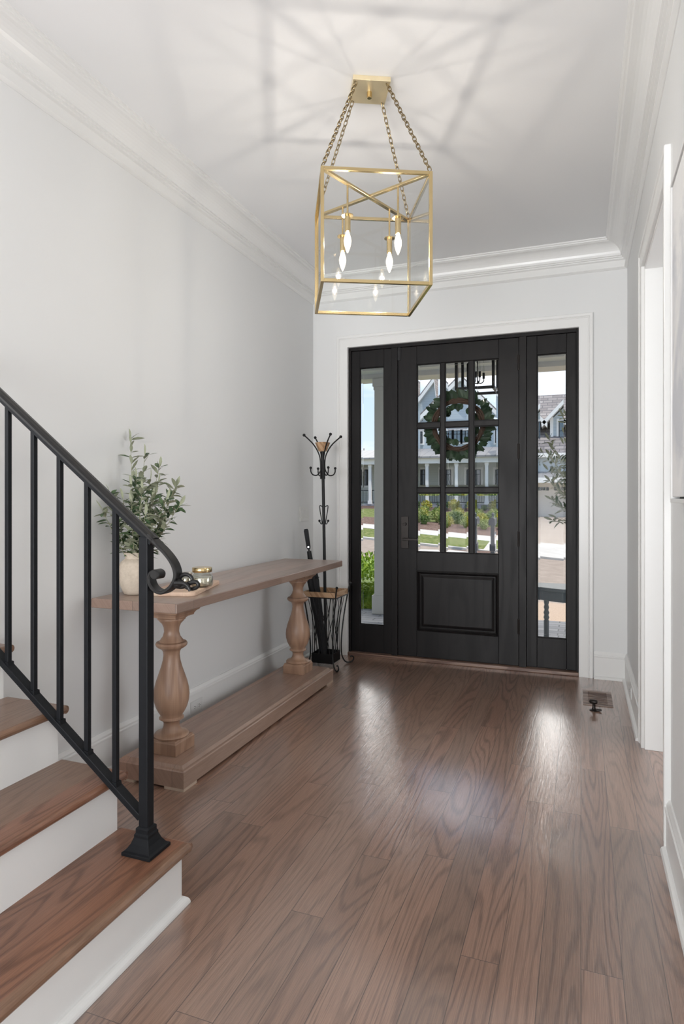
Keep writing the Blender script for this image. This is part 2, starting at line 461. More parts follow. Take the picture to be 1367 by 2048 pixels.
class MB:
    def __init__(s):
        s.bm = bmesh.new()
        s.mi = 0
    def _f(s, vs):
        try:
            f = s.bm.faces.new(vs)
            f.material_index = s.mi
            return f
        except ValueError:
            return None
    def box(s, a, b, mat=None):
        x0, y0, z0 = a
        x1, y1, z1 = b
        x0, x1 = min(x0, x1), max(x0, x1); y0, y1 = min(y0, y1), max(y0, y1); z0, z1 = min(z0, z1), max(z0, z1)
        P = [V((x, y, z)) for z in (z0, z1) for y in (y0, y1) for x in (x0, x1)]
        if mat: P = [mat @ p for p in P]
        v = [s.bm.verts.new(p) for p in P]
        for f in ((0, 2, 3, 1), (4, 5, 7, 6), (0, 1, 5, 4), (2, 6, 7, 3), (0, 4, 6, 2), (1, 3, 7, 5)):
            s._f([v[i] for i in f])
        return s
    def prism(s, pts, d):
        """polygon pts (3D, planar) extruded by vector d"""
        d = V(d)
        a = [s.bm.verts.new(V(p)) for p in pts]
        b = [s.bm.verts.new(V(p) + d) for p in pts]
        n = len(pts)
        s._f(a[::-1]); s._f(b)
        for i in range(n):
            s._f([a[i], a[(i + 1) % n], b[(i + 1) % n], b[i]])
        return s
    def lathe(s, prof, c=(0, 0, 0), n=32, mat=None):
        rings = []
        c = V(c)
        for r, z in prof:
            ring = []
            for i in range(n):
                t = 2 * PI * i / n
                p = V((r * math.cos(t), r * math.sin(t), z))
                if mat: p = mat @ p
                ring.append(s.bm.verts.new(p + c))
            rings.append(ring)
        for a, b in zip(rings, rings[1:]):
            for i in range(n):
                s._f([a[i], a[(i + 1) % n], b[(i + 1) % n], b[i]])
        if prof[0][0] > 1e-6: s._f(rings[0][::-1])
        if prof[-1][0] > 1e-6: s._f(rings[-1])
        return s
    def tube(s, pts, r, n=8, rect=None, up=None, closed=False):
        pts = [V(p) for p in pts]
        rr = r if isinstance(r, (list, tuple)) else [r] * len(pts)
        rings = []
        prev = None
        m = len(pts)
        for i, p in enumerate(pts):
            if closed:
                t = (pts[(i + 1) % m] - pts[i - 1]).normalized()
            else:
                t = (pts[min(i + 1, m - 1)] - pts[max(i - 1, 0)]).normalized()
            if prev is None:
                u = V(up) if up else (V((0, 0, 1)) if abs(t.z) < 0.9 else V((1, 0, 0)))
                u = (u - t * u.dot(t)).normalized()
            else:
                u = V(up) if up else prev
                u = (u - t * u.dot(t)).normalized()
            prev = u
            w = t.cross(u)
            ring = []
            if rect:
                for a, b in ((-1, -1), (1, -1), (1, 1), (-1, 1)):
                    ring.append(s.bm.verts.new(p + w * a * rect[0] * rr[i] + u * b * rect[1] * rr[i]))
            else:
                for j in range(n):
                    q = 2 * PI * j / n
                    ring.append(s.bm.verts.new(p + (w * math.cos(q) + u * math.sin(q)) * rr[i]))
            rings.append(ring)
        k = len(rings[0])
        pairs = list(zip(rings, rings[1:]))
        if closed: pairs.append((rings[-1], rings[0]))
        for a, b in pairs:
            for j in range(k):
                s._f([a[j], a[(j + 1) % k], b[(j + 1) % k], b[j]])
        if not closed:
            s._f(rings[0][::-1]); s._f(rings[-1])
        return s
    def ball(s, c, r, n=12, sc=(1, 1, 1)):
        m = Matrix.Translation(V(c)) @ Matrix.Diagonal((r * sc[0], r * sc[1], r * sc[2], 1))
        bmesh.ops.create_uvsphere(s.bm, u_segments=n, v_segments=max(6, n // 2), radius=1.0, matrix=m)
        return s
    def sweep(s, path, prof, nrm):
        """profile (u sideways, v along nrm) swept along a polyline with mitres; ends capped"""
        path = [V(p) for p in path]
        nrm = V(nrm)
        rings = []
        for i, p in enumerate(path):
            ts = []
            if i > 0: ts.append((path[i] - path[i - 1]).normalized())
            if i < len(path) - 1: ts.append((path[i + 1] - path[i]).normalized())
            ss = [t.cross(nrm) for t in ts]
            if len(ss) == 2:
                mm = (ss[0] + ss[1]) / (1 + ss[0].dot(ss[1]))
            else:
                mm = ss[0]
            rings.append([s.bm.verts.new(p + mm * u + nrm * v) for u, v in prof])
        k = len(prof)
        for a, b in zip(rings, rings[1:]):
            for j in range(k):
                s._f([a[j], a[(j + 1) % k], b[(j + 1) % k], b[j]])
        s._f(rings[0][::-1]); s._f(rings[-1])
        return s
    def leaf(s, p, d, nrm, ln, w, bend=0.2):
        d = V(d).normalized()
        nrm = V(nrm)
        nrm = nrm - d * nrm.dot(d)
        if nrm.length < 1e-4: nrm = d.orthogonal()
        nrm.normalize()
        sd = d.cross(nrm)
        p = V(p)
        P = []
        for t, ww in ((0, 0.06), (0.25, 0.75), (0.55, 1.0), (0.82, 0.65), (1.0, 0.03)):
            q = p + d * ln * t - nrm * (bend * ln * t * t)
            P.append((s.bm.verts.new(q - sd * w * 0.5 * ww + nrm * w * 0.08 * ww), s.bm.verts.new(q), s.bm.verts.new(q + sd * w * 0.5 * ww + nrm * w * 0.08 * ww)))
        for a, b in zip(P, P[1:]):
            s._f([a[0], a[1], b[1], b[0]])
            s._f([a[1], a[2], b[2], b[1]])
        return s
    def build(s, name, mats, parent=None, smooth=False, bevel=0.0, seg=2, origin=None, fix=True):
        if fix: bmesh.ops.recalc_face_normals(s.bm, faces=s.bm.faces)
        if parent is not None:
            og = ORG.get(parent, V((0, 0, 0)))
        else:
            og = V(origin) if origin is not None else V((0, 0, 0))
        if og.length > 0:
            bmesh.ops.translate(s.bm, verts=s.bm.verts, vec=-og)
        me = bpy.data.meshes.new(name)
        s.bm.to_mesh(me)
        s.bm.free()
        for m in (mats if isinstance(mats, (list, tuple)) else [mats]):
            me.materials.append(m)
        o = bpy.data.objects.new(name, me)
        COL.objects.link(o)
        if parent is not None:
            o.parent = parent
            ORG[o] = og
        else:
            o.location = og
            ORG[o] = og
        if smooth:
            for p in me.polygons: p.use_smooth = True
        if bevel:
            b = o.modifiers.new('bevel', 'BEVEL')
            b.width = bevel; b.segments = seg; b.limit_method = 'ANGLE'; b.angle_limit = math.radians(40)
            b.harden_normals = False
        if smooth:
            try:
                es = o.modifiers.new('split', 'EDGE_SPLIT'); es.split_angle = math.radians(42)
            except Exception:
                pass
        return o

def rotz(c, a):
    c = V(c)
    return Matrix.Translation(c) @ Matrix.Rotation(a, 4, 'Z') @ Matrix.Translation(-c)

def catmull(pts, n=6):
    pts = [V(p) for p in pts]
    out = []
    for i in range(len(pts) - 1):
        p0 = pts[max(i - 1, 0)]; p1 = pts[i]; p2 = pts[i + 1]; p3 = pts[min(i + 2, len(pts) - 1)]
        for j in range(n):
            t = j / n
            out.append(0.5 * ((2 * p1) + (p2 - p0) * t + (2 * p0 - 5 * p1 + 4 * p2 - p3) * t * t + (3 * p1 - p0 - 3 * p2 + p3) * t ** 3))
    out.append(pts[-1])
    return out

def dup(root, loc, label=None, rz=None):
    r = root.copy(); COL.objects.link(r); r.location = loc
    if rz is not None: r.rotation_euler = (0, 0, rz)
    if label: r['label'] = label
    for ch in list(root.children):
        c_ = ch.copy(); COL.objects.link(c_); c_.parent = r
        for g in ch.children:
            d = g.copy(); COL.objects.link(d); d.parent = c_
    return r

def struct(mb, name, mat, label=None, cat=None, **kw):
    o = mb.build(name, mat, **kw)
    tag(o, label, cat, None, 'structure')
    return o

# a measured point: photograph pixel carried to the wall-parallel plane Y, or to a horizontal plane z
def ray(x, y):
    u = (x - 683.5) / 1266.0
    return V((-SN + CS * u, CS + SN * u, -(y - 995.0) / 1266.0))
def atY(x, y, Y):
    r = ray(x, y)
    return V((0, 0, CAMH)) + r * (Y / r.y)

# ================================================================== ROOM
XL, XR, YB, H = -2.064, 0.30, 4.80, 3.045
YS = 1.71      # where the left wall turns along the stairs
XA, YR = -4.6, -3.2
TW = 0.14
OX0, OX1, OZ = -1.758, -0.014, 2.478   # front door opening
SY0, SY1, SZ = 2.624, 3.54, 2.44
RY0, RY1 = -2.5, 0.70                 # opening added beside and behind the camera to admit fill light        # cased opening in the right wall

mb = MB(); mb.box((XA, YR, -0.12), (3.2, YB + 0.02, 0))
struct(mb, 'floor', M['floor'], 'brown stained oak plank floor of the entry hall', 'floor')
mb = MB(); mb.box((XA, YR, H), (3.2, YB + 0.2, H + 0.2))
struct(mb, 'ceiling', M['ceiling'], 'flat white ceiling of the entry hall', 'ceiling')
mb = MB(); mb.box((XL - TW, YS, 0), (XL, YB + 0.2, H))
struct(mb, 'wall_left', M['wall'], 'long white wall behind the console table', 'wall')
mb = MB(); mb.box((XA, YS, 0), (XL - TW, YS + TW, H))
struct(mb, 'wall_stair', M['wall'], 'white wall beside the upper stairs', 'wall')
mb = MB(); mb.box((XA - TW, YR, 0), (XA, YS + TW, H))
struct(mb, 'wall_stair_end', M['wall'], 'white wall at the head of the stairs', 'wall')
mb = MB(); mb.box((XA, YR - TW, 0), (3.2, YR, H))
struct(mb, 'wall_rear', M['wall'], 'white wall behind the camera', 'wall')
mb = MB()
mb.box((XL, YB, 0), (OX0, YB + 0.2, H)).box((OX1, YB, 0), (3.2, YB + 0.2, H)).box((OX0, YB, OZ), (OX1, YB + 0.2, H))
struct(mb, 'wall_back', M['wall'], 'white wall around the front door', 'wall')
mb = MB()
mb.box((XR, YR, 0), (XR + TW, RY0, H)).box((XR, RY1, 0), (XR + TW, SY0, H)).box((XR, RY0, SZ), (XR + TW, RY1, H)).box((XR, SY1, 0), (XR + TW, YB, H)).box((XR, SY0, SZ), (XR + TW, SY1, H))
struct(mb, 'wall_right', M['wall'], 'white wall on the right with a cased opening', 'wall')
mb = MB(); mb.box((3.06, YR, 0), (3.2, YB, H))
struct(mb, 'wall_side_room', M['wall'], 'white wall of the room beyond the cased opening', 'wall')

mb = MB(); mb.box((XR + TW, 1.35, 0), (3.06, 1.49, H))  # unseen wall added to keep fill light off the opening's jamb
struct(mb, 'wall_light_block', M['wall'], 'added white partition that blocks fill light right of the hall', 'wall')

# baseboards with cap moulding and shoe
BP = [(0, 0), (0.034, 0), (0.034, 0.006), (0.030, 0.014), (0.022, 0.018), (0.016, 0.020), (0.016, 0.150), (0.020, 0.153), (0.020, 0.160),
      (0.015, 0.164), (0.015, 0.172), (0.010, 0.180), (0.006, 0.188), (0, 0.188)]
def base(name, p0, p1, label):
    mb = MB(); mb.sweep([p0, p1], BP, (0, 0, 1))
    return struct(mb, name, M['trim'], label, 'baseboard', bevel=0)
base('baseboard_left', (XL, YS, 0), (XL, YB, 0), 'white baseboard behind the console table')
base('baseboard_back_left', (XL, YB, 0), (OX0 - 0.095, YB, 0), 'short white baseboard behind the coat rack')
base('baseboard_back_right', (OX1 + 0.1, YB, 0), (XR, YB, 0), 'short white baseboard right of the front door')
base('baseboard_right', (XR, YB, 0), (XR, SY1 + 0.09, 0), 'white baseboard between corner and cased opening')
base('baseboard_right_near', (XR, SY0 - 0.09, 0), (XR, RY1 + 0.09, 0), 'white baseboard under the canvas')
base('baseboard_right_rear', (XR, RY0 - 0.09, 0), (XR, YR, 0), 'short white baseboard behind the camera')
base('baseboard_rear', (XR, YR, 0), (XA, YR, 0), 'white baseboard of the wall behind the camera')

# crown moulding (u from the wall, v down from the ceiling)
CP = [(0, 0), (0.142, 0), (0.142, 0.008), (0.134, 0.012), (0.134, 0.020), (0.126, 0.022)]
for i in range(9):
    t = i / 8
    CP.append((0.120 - 0.075 * math.sin(t * PI / 2), 0.026 + 0.078 * (1 - math.cos(t * PI / 2))))
CP += [(0.036, 0.106), (0.036, 0.113), (0.026, 0.116), (0.026, 0.124), (0.014, 0.130), (0.014, 0.168), (0.019, 0.170), (0.019, 0.177), (0.010, 0.184), (0.004, 0.188), (0, 0.188)]
mb = MB(); mb.sweep([(XA, YS, H), (XL, YS, H), (XL, YB, H), (XR, YB, H), (XR, YR, H), (XA, YR, H)], [(u, v) for u, v in CP], (0, 0, -1))
# sideways direction must point into the room
o = mb.build('trim_1', M['trim'])
def inward_ok(ob):
    return all(v.co.x <= XR + 1e-4 for v in ob.data.vertices)
if not inward_ok(o):
    bpy.data.objects.remove(o)
    mb = MB(); mb.sweep([(XA, YS, H), (XL, YS, H), (XL, YB, H), (XR, YB, H), (XR, YR, H), (XA, YR, H)], [(-u, v) for u, v in CP], (0, 0, -1))
    o = mb.build('trim_1', M['trim'])
tag(o, 'deep white crown moulding around the ceiling', 'crown moulding', None, 'structure')

# casings: profile u away from the opening, v out of the wall
KP = [(0.0, 0), (0.0, 0.013), (0.003, 0.015), (0.060, 0.015), (0.065, 0.018), (0.070, 0.016), (0.074, 0.021), (0.091, 0.022), (0.094, 0.019), (0.094, 0)]
def casing(name, path, nrm, label, parent=None, flip=1):
    mb = MB(); mb.sweep(path, [(u * flip, v) for u, v in KP], nrm)
    o = mb.build(name, M['trim'])
    tag(o, label, 'door casing', None, 'structure')
    return o
casing('trim_2', [(OX0, YB, 0), (OX0, YB, OZ), (OX1, YB, OZ), (OX1, YB, 0)], (0, -1, 0), 'white casing around the front door', flip=-1)
mb = MB(); mb.sweep([(XR, SY1, 0), (XR, SY1, SZ), (XR, SY0, SZ), (XR, SY0, 0)], [(-u, v) for u, v in KP], (-1, 0, 0))
o = mb.build('trim_3', M['trim']); tag(o, 'white casing around the opening in the right wall', 'door casing', None, 'structure')
mb = MB(); mb.sweep([(XR, RY1, 0), (XR, RY1, SZ), (XR, RY0, SZ), (XR, RY0, 0)], [(-u, v) for u, v in KP], (-1, 0, 0))
o = mb.build('trim_7', M['trim']); tag(o, 'white casing of the added opening behind the camera', 'door casing', None, 'structure')
# jamb liner of the cased opening
mb = MB()
mb.box((XR, SY1, 0), (XR + TW, SY1 - 0.02, SZ)).box((XR, SY0, 0), (XR + TW, SY0 + 0.02, SZ)).box((XR, SY0 + 0.02, SZ - 0.02), (XR + TW, SY1 - 0.02, SZ))
struct(mb, 'trim_4', M['trim'], 'white jamb lining of the cased opening', 'jamb', bevel=0.002)

# ================================================================== FRONT DOOR
YD = 4.825   # face of the door slab
def pane(parent, x0, x1, z0, z1, y, name='pane', bev=0.021, mats=None):
    """bevelled glass pane: flat middle, wedge-shaped rim"""
    mb = MB(); bm = mb.bm
    t, te = 0.0055, 0.0041
    def ring(ix, yy): return [bm.verts.new((a, yy, b)) for a, b in ((x0 + ix, z0 + ix), (x1 - ix, z0 + ix), (x1 - ix, z1 - ix), (x0 + ix, z1 - ix))]
    fo = ring(0, y + t - te); fi = ring(bev, y); bi = ring(bev, y + t); bo = ring(0, y + t)
    f = bm.faces.new(fi); f.material_index = 0
    f = bm.faces.new(bi[::-1]); f.material_index = 0
    for a, b in ((fo, fi), (bi, bo), (bo, fo)):
        for i in range(4):
            f = bm.faces.new([a[i], a[(i + 1) % 4], b[(i + 1) % 4], b[i]]); f.material_index = 1
    return mb.build(name, mats or [M['dglass'], M['bevel']], parent)

door = thing('door_1', (-0.888, YD, 0), 'black-stained front door with nine bevelled panes', 'door', kind='structure')
mb = MB()
D0, D1, DZ0, DZ1 = -1.348, -0.428, 0.028, 2.450
cols = [(-1.197, -1.011), (-0.977, -0.793), (-0.757, -0.573)]
rows = [(1.849, 2.308), (1.345, 1.810), (0.845, 1.305)]
dy0, dy1 = YD, YD + 0.045
mb.box((D0, dy0, DZ0), (cols[0][0], dy1, DZ1))
mb.box((cols[2][1], dy0, DZ0), (D1, dy1, DZ1))
mb.box((cols[0][0], dy0, rows[0][1]), (cols[2][1], dy1, DZ1))
mb.box((cols[0][0], dy0, 0.70), (cols[2][1], dy1, rows[2][0]))
mb.box((cols[0][0], dy0, DZ0), (cols[2][1], dy1, 0.232))
o = mb.build('slab', M['doorwood'], door, bevel=0.0025)
mb = MB()
for a, b in ((cols[0][1], cols[1][0]), (cols[1][1], cols[2][0])):
    mb.box((a, dy0 + 0.004, rows[2][0]), (b, dy1 - 0.004, rows[0][1]))
for a, b in ((rows[1][1], rows[0][0]), (rows[2][1], rows[1][0])):
    for c0, c1 in cols:
        mb.box((c0, dy0 + 0.004, a), (c1, dy1 - 0.004, b))
mb.build('glazing_bar', M['doorwood'], door, bevel=0.003)
# glazing stops around every light
mb = MB()
for c0, c1 in cols:
    for r0, r1 in rows:
        for a, b in (((c0, r0), (c1, r0 + 0.007)), ((c0, r1 - 0.007), (c1, r1)), ((c0, r0 + 0.007), (c0 + 0.007, r1 - 0.007)), ((c1 - 0.007, r0 + 0.007), (c1, r1 - 0.007))):
            mb.box((a[0], dy0 + 0.010, a[1]), (b[0], dy0 + 0.020, b[1]))
mb.build('glazing_stop', M['doorwood'], door, bevel=0.002)
for c0, c1 in cols:
    for r0, r1 in rows:
        pane(door, c0, c1, r0, r1, dy0 + 0.021)
# lower raised panel
mb = MB()
px0, px1, pz0, pz1 = cols[0][0], cols[2][1], 0.232, 0.70
def rect(ix, y): return [(px0 + ix, y, pz0 + ix), (px1 - ix, y, pz0 + ix), (px1 - ix, y, pz1 - ix), (px0 + ix, y, pz1 - ix)]
lv = [(0.0, dy0 + 0.002), (0.010, dy0 - 0.003), (0.018, dy0 + 0.010), (0.026, dy0 + 0.016), (0.032, dy0 + 0.016), (0.050, dy0 + 0.007), (0.055, dy0 + 0.006)]
rg = [[mb.bm.verts.new(p) for p in rect(ix, y)] for ix, y in lv]
for a, b in zip(rg, rg[1:]):
    for i in range(4): mb._f([a[i], a[(i + 1) % 4], b[(i + 1) % 4], b[i]])
mb._f(rg[-1])
bk = [mb.bm.verts.new(p) for p in rect(0, dy1 - 0.005)]
for i in range(4): mb._f([rg[0][i], bk[i], bk[(i + 1) % 4], rg[0][(i + 1) % 4]])
mb._f(bk[::-1])
mb.build('raised_panel', M['doorwood'], door)
# handle set
mb = MB(); mb.box((-1.322, dy0 - 0.007, 0.872), (-1.262, dy0, 1.122))
hp = mb.build('handle_plate', M['bronze'], door, bevel=0.002)
mb = MB(); mb.tube([(-1.292, dy0 - 0.006, 0.945), (-1.292, dy0 - 0.050, 0.945)], 0.010, 14)
mb.tube([(-1.300, dy0 - 0.050, 0.945), (-1.180, dy0 - 0.050, 0.945)], 1, rect=(0.010, 0.008), up=(0, 0, 1))
mb.build('lever', M['bronze'], hp, bevel=0.002)
mb = MB(); mb.tube([(-1.292, dy0 - 0.006, 1.062), (-1.292, dy0 - 0.020, 1.062)], 0.014, 18)
mb.box((-1.308, dy0 - 0.034, 1.058), (-1.276, dy0 - 0.020, 1.066))
mb.build('thumb_turn', M['bronze'], hp, bevel=0.001)
for z in (2.262, 1.610, 0.965, 0.320):
    mb = MB(); mb.tube([(-0.428, dy0 - 0.008, z - 0.055), (-0.428, dy0 - 0.008, z + 0.055)], 0.009, 12)
    mb.box((-0.438, dy0 - 0.004, z - 0.050), (-0.418, dy0 + 0.002, z + 0.050))
    mb.build('hinge', M['bronze'], door, smooth=False)
mb = MB(); mb.box((-1.365, dy0 - 0.006, 2.35), (-1.325, dy0 + 0.002, 2.452)); mb.build('security_sensor', M['black'], door, bevel=0.002)

def sidelight(name, x0, x1, g0, g1, label):
    w = thing(name, ((x0 + x1) / 2, YD, 0), label, 'window', kind='structure')
    mb = MB()
    z0, z1, gz0, gz1 = 0.030, 2.452, 0.248, 2.313
    mb.box((x0, dy0 + 0.004, z0), (g0, dy1, z1)).box((g1, dy0 + 0.004, z0), (x1, dy1, z1))
    mb.box((g0, dy0 + 0.004, gz1), (g1, dy1, z1)).box((g0, dy0 + 0.004, z0), (g1, dy1, gz0))
    mb.build('window_frame', M['doorwood'], w, bevel=0.003)
    mb = MB()
    for a, b in (((g0, gz0), (g1, gz0 + 0.007)), ((g0, gz1 - 0.007), (g1, gz1)), ((g0, gz0 + 0.007), (g0 + 0.007, gz1 - 0.007)), ((g1 - 0.007, gz0 + 0.007), (g1, gz1 - 0.007))):
        mb.box((a[0], dy0 + 0.012, a[1]), (b[0], dy0 + 0.022, b[1]))
    mb.build('glazing_stop', M['doorwood'], w, bevel=0.002)
    pane(w, g0, g1, gz0, gz1, dy0 + 0.023)
    return w
sidelight('window_1', -1.741, -1.400, -1.668, -1.466, 'narrow sidelight left of the front door')
sidelight('window_2', -0.374, -0.031, -0.300, -0.096, 'narrow sidelight right of the front door')
# black frame and mullions
mb = MB()
mb.box((OX0, YD - 0.012, 0), (-1.741, YD + 0.09, OZ)).box((-0.031, YD - 0.012, 0), (OX1, YD + 0.09, OZ)).box((-1.741, YD - 0.012, 2.452), (-0.031, YD + 0.09, OZ))
mb.box((-1.400, YD - 0.012, 0.02), (-1.350, YD + 0.09, 2.452)).box((-0.426, YD - 0.012, 0.02), (-0.374, YD + 0.09, 2.452))
struct(mb, 'trim_5', M['doorwood'], 'black frame and mullions holding door and sidelights', 'door frame', bevel=0.002)
mb = MB(); mb.box((OX0, YB - 0.015, 0), (OX1, YB + 0.20, 0.026))
struct(mb, 'trim_6', M['sillwood'], 'brown wooden threshold under the front door', 'threshold', bevel=0.004)

# added window surrounds, all out of view, to go with the fill lights
for i, (a, b, lab) in enumerate((((-2.75, YR + 0.02, 0.4), (0.15, YR + 0.05, 2.7), 'added white window surround behind the camera'),)):
    mb = MB()
    mb.box((a[0] - 0.09, YR, a[2] - 0.09), (b[0] + 0.09, YR + 0.03, a[2])).box((a[0] - 0.09, YR, b[2]), (b[0] + 0.09, YR + 0.03, b[2] + 0.09))
    mb.box((a[0] - 0.09, YR, a[2]), (a[0], YR + 0.03, b[2])).box((b[0], YR, a[2]), (b[0] + 0.09, YR + 0.03, b[2])).box((-1.35, YR, a[2]), (-1.25, YR + 0.03, b[2]))
    struct(mb, 'added_window_3', M['trim'], lab, 'window', bevel=0.003)
mb = MB()
for (y0, y1, z0, z1) in ((-1.7, 0.9, 1.05, 1.12), (-1.7, 0.9, 2.88, 2.95), (-1.7, -1.62, 1.12, 2.88), (0.82, 0.9, 1.12, 2.88)):
    mb.box((XA, y0, z0), (XA + 0.03, y1, z1))
struct(mb, 'added_window_4', M['trim'], 'added white window surround above the stair landing', 'window', bevel=0.003)
mb = MB()
for (y0, y1, z0, z1) in ((1.4, 3.8, 0.58, 0.65), (1.4, 3.8, 2.55, 2.62), (1.4, 1.48, 0.65, 2.55), (3.72, 3.8, 0.65, 2.55)):
    mb.box((3.03, y0, z0), (3.06, y1, z1))
struct(mb, 'added_window_5', M['trim'], 'added white window surround in the room beyond the cased opening', 'window', bevel=0.003)

# ================================================================== STAIRS
st = thing('staircase', (-1.165, 1.2, 0), 'wooden staircase with oiled oak treads and white risers', 'stairs')
RS, RN = 0.187, 0.248
SY_0, SY_1 = 0.35, 1.672
def tread_board(i):
    x1 = -1.138 - RN * i
    z = RS * (i + 1)
    mb = MB()
    y1 = 1.700
    x0 = x1 - RN - 0.027
    # half-round nosing section
    pr = [(x0, z - 0.028)]
    for k_ in range(9):
        t = -PI / 2 + PI * k_ / 8
        pr.append((x1 - 0.014 + 0.014 * math.cos(t), z - 0.014 + 0.014 * math.sin(t)))
    pr.append((x0, z))
    yy = y1 - 0.014 if i < 8 else y1
    mb.prism([(x, SY_0, q) for x, q in pr], (0, yy - SY_0, 0))
    # return nosing at the open end
    pe = []
    for k_ in range(9):
        t = -PI / 2 + PI * k_ / 8
        pe.append((yy + 0.014 * math.cos(t), z - 0.014 + 0.014 * math.sin(t)))
    mb.prism([(x0, y, q) for y, q in [(yy, z - 0.028)] + pe + [(yy, z)]], (x1 - 0.006 - x0, 0, 0))
    return mb
for i in range(7):
    xr = -1.165 - RN * i
    mb = MB(); mb.box((xr - 0.018, SY_0, RS * i + (0 if i == 0 else 0.0)), (xr, SY_1, RS * (i + 1) - 0.028)); mb.build('riser', M['trim'], st)
    tread_board(i).build('tread', M['tread'], st)
mb = MB()
for i in range(7):
    xr = -1.183 - RN * i
    mb.box((xr - RN, SY_1 - 0.02, 0), (xr, SY_1, RS * (i + 1) - 0.028))
mb.build('stringer', M['trim'], st)
mb = MB(); mb.box((XA + 0.002, SY_0, 0), (-1.165 - RN * 7, YS - 0.003, RS * 8 - 0.028)); mb.build('landing_base', M['trim'], st)
mb = MB(); mb.box((XA + 0.002, SY_0, RS * 8 - 0.028), (-1.138 - RN * 7, YS - 0.003, RS * 8)); mb.build('landing', M['tread'], st)
mb = MB()
q = [(0, 0), (0.020, 0)] + [(0.020 * math.cos(t * PI / 12), 0.024 * math.sin(t * PI / 12)) for t in range(1, 7)]
mb.sweep([(-1.165, SY_0, 0), (-1.165, SY_1, 0), (-1.55, SY_1, 0)], [(u, v) for u, v in q], (0, 0, 1))
mb.build('shoe_moulding', M['trim'], st)

# railing
YP = 1.607
NX = -1.248
rl = thing('stair_railing', (NX, YP, RS), 'black iron stair railing with curled end', 'railing')
mb = MB()
a = 0.0165
mb.box((NX - a, YP - a, RS), (NX + a, YP + a, 1.150))
mb.build('newel_post', M['iron'], rl, bevel=0.003)
mb = MB()
pb = [(0.052, 0.0), (0.052, 0.010), (0.044, 0.013), (0.033, 0.030), (0.026, 0.048), (0.026, 0.056), (0.0225, 0.060), (0.0225, 0.074), (0.018, 0.078)]
rg = [[mb.bm.verts.new((NX + sx * r, YP + sy * r, RS + z)) for sx, sy in ((-1, -1), (1, -1), (1, 1), (-1, 1))] for r, z in pb]
for r0, r1 in zip(rg, rg[1:]):
    for i in range(4): mb._f([r0[i], r0[(i + 1) % 4], r1[(i + 1) % 4], r1[i]])
mb._f(rg[0][::-1]); mb._f(rg[-1])
mb.build('post_base', M['iron'], rl, bevel=0.0015)
SL = 0.765
def zr(x): return 1.178 + SL * (NX - x)      # top of handrail
def zb(x): return 0.300 + 0.745 * (-1.264 - x)
for x in (-1.364, -1.475, -1.588, -1.699, -1.813, -1.926, -2.038, -2.15, -2.263):
    mb = MB(); mb.box((x - 0.008, YP - 0.008, zb(x) - 0.004), (x + 0.008, YP + 0.008, zr(x) - 0.02))
    b_ = mb.build('baluster', M['iron'], rl, bevel=0.0015)
    mb = MB(); mb.prism([(x - 0.014, YP - 0.012, zb(x - 0.014) - 0.001), (x + 0.014, YP - 0.012, zb(x + 0.014) - 0.001), (x + 0.012, YP - 0.012, zb(x) + 0.006), (x - 0.012, YP - 0.012, zb(x) + 0.008)], (0, 0.024, 0))
    mb.build('weld_collar', M['iron'], b_)
mb = MB(); mb.tube([(-1.262, YP, zb(-1.262) - 0.010), (-2.40, YP, zb(-2.40) - 0.010)], 1, rect=(0.0165, 0.010), up=(0, 0, 1))
mb.build('bottom_rail', M['iron'], rl, bevel=0.002)
# handrail: moulded cap, flows into the scroll as a flat bar
mb = MB()
prof = [(-0.023, -0.006), (-0.023, 0.002), (-0.016, 0.009), (0, 0.012), (0.016, 0.009), (0.023, 0.002), (0.023, -0.006)]
dn = V((-SL, 0, -1)).normalized()
p0 = V((-2.40, YP, zr(-2.40) - 0.012)); p1 = V((-1.215, YP, zr(-1.215) - 0.012))
tdir = (p1 - p0).normalized(); upv = V((0, 1, 0)).cross(tdir); upv = upv if upv.z > 0 else -upv
ra = [mb.bm.verts.new(p0 + V((0, 1, 0)) * u + upv * v) for u, v in prof]
rb = [mb.bm.verts.new(p1 + V((0, 1, 0)) * u * 0.85 + upv * v * 0.7) for u, v in prof]
for i in range(len(prof)): mb._f([ra[i], ra[(i + 1) % len(prof)], rb[(i + 1) % len(prof)], rb[i]])
mb._f(ra[::-1]); mb._f(rb)
mb.build('handrail', M['railcap'], rl, smooth=False)
mb = MB(); mb.tube([p0 - upv * 0.012, p1 - upv * 0.012], 1, rect=(0.013, 0.007), up=(0, 0, 1))
mb.build('rail_channel', M['iron'], rl)
YN = YP - 0.018
pts = [atY(x, y, YN) for x, y in ((293, 1070), (307, 1087), (322, 1101), (336, 1118), (345, 1135), (348, 1152), (344, 1166), (335, 1178), (319, 1186), (303, 1178), (295.5, 1162), (298, 1148), (307, 1143), (314, 1148), (312, 1155), (306, 1153))]
pts = [V((p.x, YP, p.z)) for p in pts]
cp = catmull(pts, 6)
mb = MB(); mb.tube(cp, [1.0] * (len(cp) - 8) + [0.9] * 8, rect=(0.0185, 0.0042), up=None)
